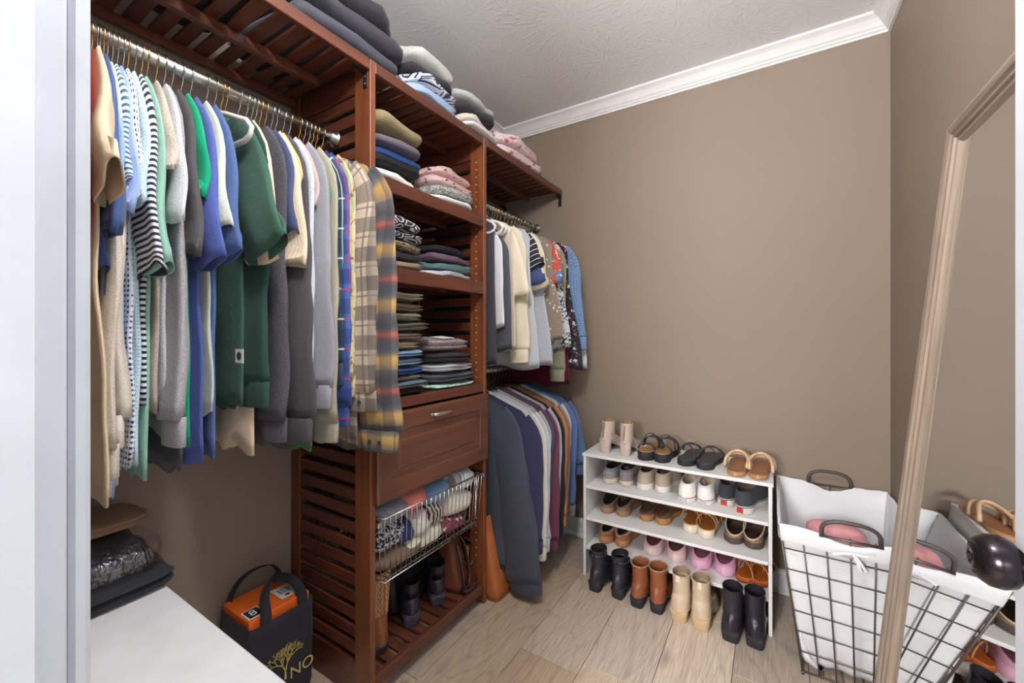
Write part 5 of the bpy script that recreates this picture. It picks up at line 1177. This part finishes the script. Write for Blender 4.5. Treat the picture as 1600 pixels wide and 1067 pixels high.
for i, c in ((0, 0), (2, 0)):
    a = hpt(i, .5, HZ-.004, .002); pts = []
    for k in range(17):
        q = k/16; x = -.072*math.cos(PI*q); z = .060*min(1, math.sin(PI*q)**.45*1.02)
        pts.append(a+Vector((x, (-.010 if i == 0 else .004)*math.sin(PI*q), z-.006)))
    MB().tube(pts, .0062, 8).build('handle', plain('bronze_plastic', (82, 72, 70), .5), hp)
    MB().tube([a+Vector((-.078, 0, -.004)), a+Vector((.078, 0, -.004))], .0045, 8).build('handle_bar', M_HW, hp)
    tb = a+Vector((.005, -.010 if i == 0 else .006, -.034))
    r = MB()
    for pts in ([(0, 0, 0), (-.03, -.006, -.006), (-.05, -.004, -.014)], [(0, 0, 0), (.028, -.008, .002), (.05, -.004, .010)], [(0, 0, 0), (.016, -.010, -.020), (.030, -.008, -.045)], [(0, 0, 0), (.010, -.010, -.024), (.018, -.009, -.050)]):
        r.add(*[(x.v, x.f) for x in [band(smooth([tb+Vector(p) for p in pts], 4), .008, .0015, Vector((0, 0, 1)))]][0])
    r.build('ribbon_tie', M_LIN, hp)
folded('crumpled_shirt', 'pink shirt lying inside the laundry hamper', 'shirt', c_('h_pink', (214, 150, 156)), (.195, 1.775, .418), (.15, .13, .085), .2, 301, 1, None, .012, 0, (.5, .9))
folded('crumpled_towel', 'pale grey towel under the pink shirt in the hamper', 'towel', c_('h_grey', (180, 180, 186)), (.220, 1.89, .060), (.22, .30, .345), .1, 302, 1, None, .014, 0, (.5, .7))
# ------------------------------------------------------------------ leaning mirror
MW0, MW1, MH = .785, 1.468, 1.685
mr = thing('leaning_mirror', 'tall mirror in a driftwood brown frame leaning on the wall', 'mirror', (.241, 0, .001)); mr.rotation_euler = (0, math.radians(5.5), 0)
MP = [(0, 0), (0, .014), (.004, .022), (.012, .028), (.022, .030), (.032, .027), (.038, .021), (.040, .023), (.046, .022), (.050, .016), (.053, .018), (.058, .016), (.066, .007), (.066, 0)]
cor = [(MW0, 0), (MW1, 0), (MW1, MH), (MW0, MH)]; sg = [(1, 1), (-1, 1), (-1, -1), (1, -1)]
for i, nm in enumerate(('frame_rail', 'frame_stile', 'frame_rail', 'frame_stile')):
    b = MB(); rings = []
    for k in (i, (i+1) % 4):
        rings.append([Vector((-h, cor[k][0]+sg[k][0]*w2, cor[k][1]+sg[k][1]*w2)) for w2, h in MP])
    b.loft(rings, True, True, smooth=False, close=True)
    b.build(nm, wood('y' if i % 2 == 0 else 'z', 'driftwood', (112, 94, 82), (178, 160, 144), .5), mr)
m, nt, b_ = new_mat('mirror_silver'); b_.inputs['Metallic'].default_value = 1; b_.inputs['Roughness'].default_value = .015; b_.inputs['Base Color'].default_value = (.80, .82, .82, 1)
MB().box((-.008, MW0+.060, .060), (-.002, MW1-.060, MH-.060)).build('glass', m, mr)
MB().box((-.002, MW0+.02, .02), (.0, MW1-.02, MH-.02)).build('backing', plain('backing_board', (120, 100, 82), .8), mr)
# ------------------------------------------------------------------ chest by the doorway and what lies on it
CZ = .570; cx0, cx1, cy0, cy1 = XL+.028, -.62, YF+.02, .388
ch = thing('storage_chest', 'low white storage chest under the hanging shirts', 'chest')
MB().box((cx0, cy0, CZ-.022), (cx1, cy1, CZ), .003).build('top', plain('chest_white', (236, 235, 238), .35), ch)
MB().box((cx0+.01, cy0+.008, .0), (cx1-.03, cy1-.010, CZ-.0225), .002).build('body', M_RACK, ch)
for z0, z1 in ((.02, .195), (.202, .370), (.377, .542)):
    d = MB().box((cx1-.029, cy0+.014, z0), (cx1-.012, cy1-.016, z1), .002).build('drawer', M_RACK, ch)
    MB().lathe([(0, 0), (.006, 0), (.006, .012), (.013, .018), (.012, .024), (0, .026)], 16, Matrix.Translation((cx1-.012, (cy0+cy1)/2, (z0+z1)/2)) @ Matrix.Rotation(PI/2, 4, 'Y')).build('knob', M_NICKEL, d)
gc = 'folded things on the white chest'
folded('folded_coat', 'folded black coat lying flat on the white chest', 'coat', c_('ch_black', (52, 52, 58)), (-1.315, .266, CZ+.0005), (.285, .285, .040), .04, 401, 2, gc, .005)
folded('folded_suit', 'folded dark grey suit inside the clear plastic bag', 'suit', c_('ch_suit', (56, 58, 68)), (-1.335, .258, CZ+.044), (.215, .225, .062), .05, 402, 1, gc, .004)
m, nt, b_ = new_mat('clear_plastic'); gl = nd(nt, 'ShaderNodeBsdfGlossy'); gl.inputs['Roughness'].default_value = .16; gl.inputs['Color'].default_value = (.95, .95, .97, 1)
tp = nd(nt, 'ShaderNodeBsdfTransparent'); mx = nd(nt, 'ShaderNodeMixShader'); mx.inputs[0].default_value = .20
bp = nd(nt, 'ShaderNodeBump'); bp.inputs['Strength'].default_value = 1; bp.inputs['Distance'].default_value = .012
nt.links.new(noise_t(nt, coords(nt, 'Object', (1, 2.2, 1)), 22, 3, .55, 1.6), bp.inputs['Height']); nt.links.new(bp.outputs[0], gl.inputs['Normal'])
nt.links.new(tp.outputs[0], mx.inputs[1]); nt.links.new(gl.outputs[0], mx.inputs[2]); nt.links.new(mx.outputs[0], nt.nodes['Material Output'].inputs[0])
folded('plastic_bag', 'crinkled clear plastic bag around the folded dark suit', 'plastic bag', m, (-1.318, .258, CZ+.041), (.275, .262, .072), .05, 403, 1, gc, .006, 0, (.22, .45))
folded('folded_sweater', 'folded tan knit sweater on top of the plastic bag', 'sweater', c_('ch_tan', (156, 124, 96), nap=1.0), (-1.372, .262, CZ+.116), (.175, .265, .036), .03, 404, 2, gc, .004, 0, (.25, .7))
# ------------------------------------------------------------------ black tote with an orange shoe box
tt = thing('tote_bag', 'black fabric tote with a gold tree logo on the floor', 'bag', (-1.358, .700, 0))
b, top = bag_shell(.195, .185, .200, .185, .300, n=40, e=.16, wob=.004, seed=12, lean=(.004, 0)); M_TOTE = fab('tote_black', (46, 45, 52), nap=.5)
b.build('body', M_TOTE, tt)
band(smooth([(.092, -.055, .285), (.094, -.052, .315), (.06, -.040, .350), (.015, -.012, .362), (-.02, .03, .358), (.03, .062, .352), (.085, .062, .325), (.094, .060, .285)]), .028, .0025, Vector((0, 1, .6))).build('handle', M_TOTE, tt)
band(smooth([(-.085, -.070, .27), (-.085, -.072, .32), (-.070, -.045, .375), (-.062, .0, .392), (-.060, .045, .380), (-.07, .075, .33), (-.082, .072, .27)]), .028, .0025, Vector((1, 0, .3))).build('handle', M_TOTE, tt)
M_GP = plain('gold_print', (196, 178, 104), .5)
tr = MB(); rgt = random.Random(5)
def branch(y, z, a, l, w2, dep):
    y2, z2 = y+math.sin(a)*l, z+math.cos(a)*l
    n = Vector((math.cos(a), -math.sin(a))); q = [(y-n.x*w2, z-n.y*w2), (y+n.x*w2, z+n.y*w2), (y2+n.x*w2*.6, z2+n.y*w2*.6), (y2-n.x*w2*.6, z2-n.y*w2*.6)]
    tr.add([(0, *p) for p in q]+[(-.0008, *p) for p in q], [(0, 1, 2, 3), (4, 7, 6, 5), (0, 4, 5, 1), (1, 5, 6, 2), (2, 6, 7, 3), (3, 7, 4, 0)])
    if dep > 0:
        for s in ((-1, 1) if dep != 5 else (-1, 0, 1)):
            branch(y2, z2, a+s*rgt.uniform(.28, .62)+rgt.uniform(-.15, .15), l*rgt.uniform(.68, .88), w2*.72, dep-1)
branch(.0, .0, 0, .026, .0034, 6)
tr.build('tree_logo', M_GP, tt, (.0985, .002, .098))
def text(body, size, mat, parent, M, name='lettering', ext=.0003):
    cu = bpy.data.curves.new('t', 'FONT'); cu.body = body; cu.size = size; cu.extrude = ext; cu.resolution_u = 3
    ob = bpy.data.objects.new('t', cu); COL.objects.link(ob); me = bpy.data.meshes.new_from_object(ob)
    bpy.data.objects.remove(ob); me.transform(M); me.materials.clear(); me.materials.append(mat); return link(name, me, None, parent)
# lettering faces +x: text x axis -> +y, text y axis -> +z
FACE = Matrix(((0, 0, 1, 0), (1, 0, 0, 0), (0, 1, 0, 0), (0, 0, 0, 1)))
text('NO', .050, M_GP, tt, Matrix.Translation((.0985, .014, .088)) @ FACE)
ob_ = thing('shoe_box', 'bright orange shoe box standing inside the black tote', 'box', (-1.362, .700, .005))
M_OR = plain('orange_card', (232, 104, 34), .55)
MB().box((-.076, -.088, 0), (.076, .088, .262), .002).build('box_body', M_OR, ob_)
MB().box((-.080, -.092, .2625), (.080, .092, .312), .002).build('lid', M_OR, ob_)
lid_z = .3122
MB().box((.018, -.086, lid_z), (.070, -.040, lid_z+.0006)).build('size_label', plain('paper_white', (230, 228, 224), .6), ob_)
MB().box((.022, -.082, lid_z+.0006), (.066, -.044, lid_z+.0010)).build('size_patch', plain('print_black', (40, 38, 42), .6), ob_)
TOP = Matrix.Rotation(PI/2, 4, 'Z')
text('8', .040, plain('paper_white', (230, 228, 224)), ob_, Matrix.Translation((.056, -.074, lid_z+.0012)) @ TOP, 'size_number')
MB().box((-.02, .018, lid_z), (.055, .082, lid_z+.0006)).build('barcode_label', plain('paper_white', (230, 228, 224)), ob_)
bc = MB(); 
for k in range(9): bc.box((.0, .030+k*.004, lid_z+.0006), (.028, .030+k*.004+(.0012 if k % 3 else .0024), lid_z+.0010))
bc.box((.036, .036, lid_z+.0006), (.046, .050, lid_z+.0010))
tag(bc.build('barcode', plain('print_black', (40, 38, 42)), ob_), kind='stuff')
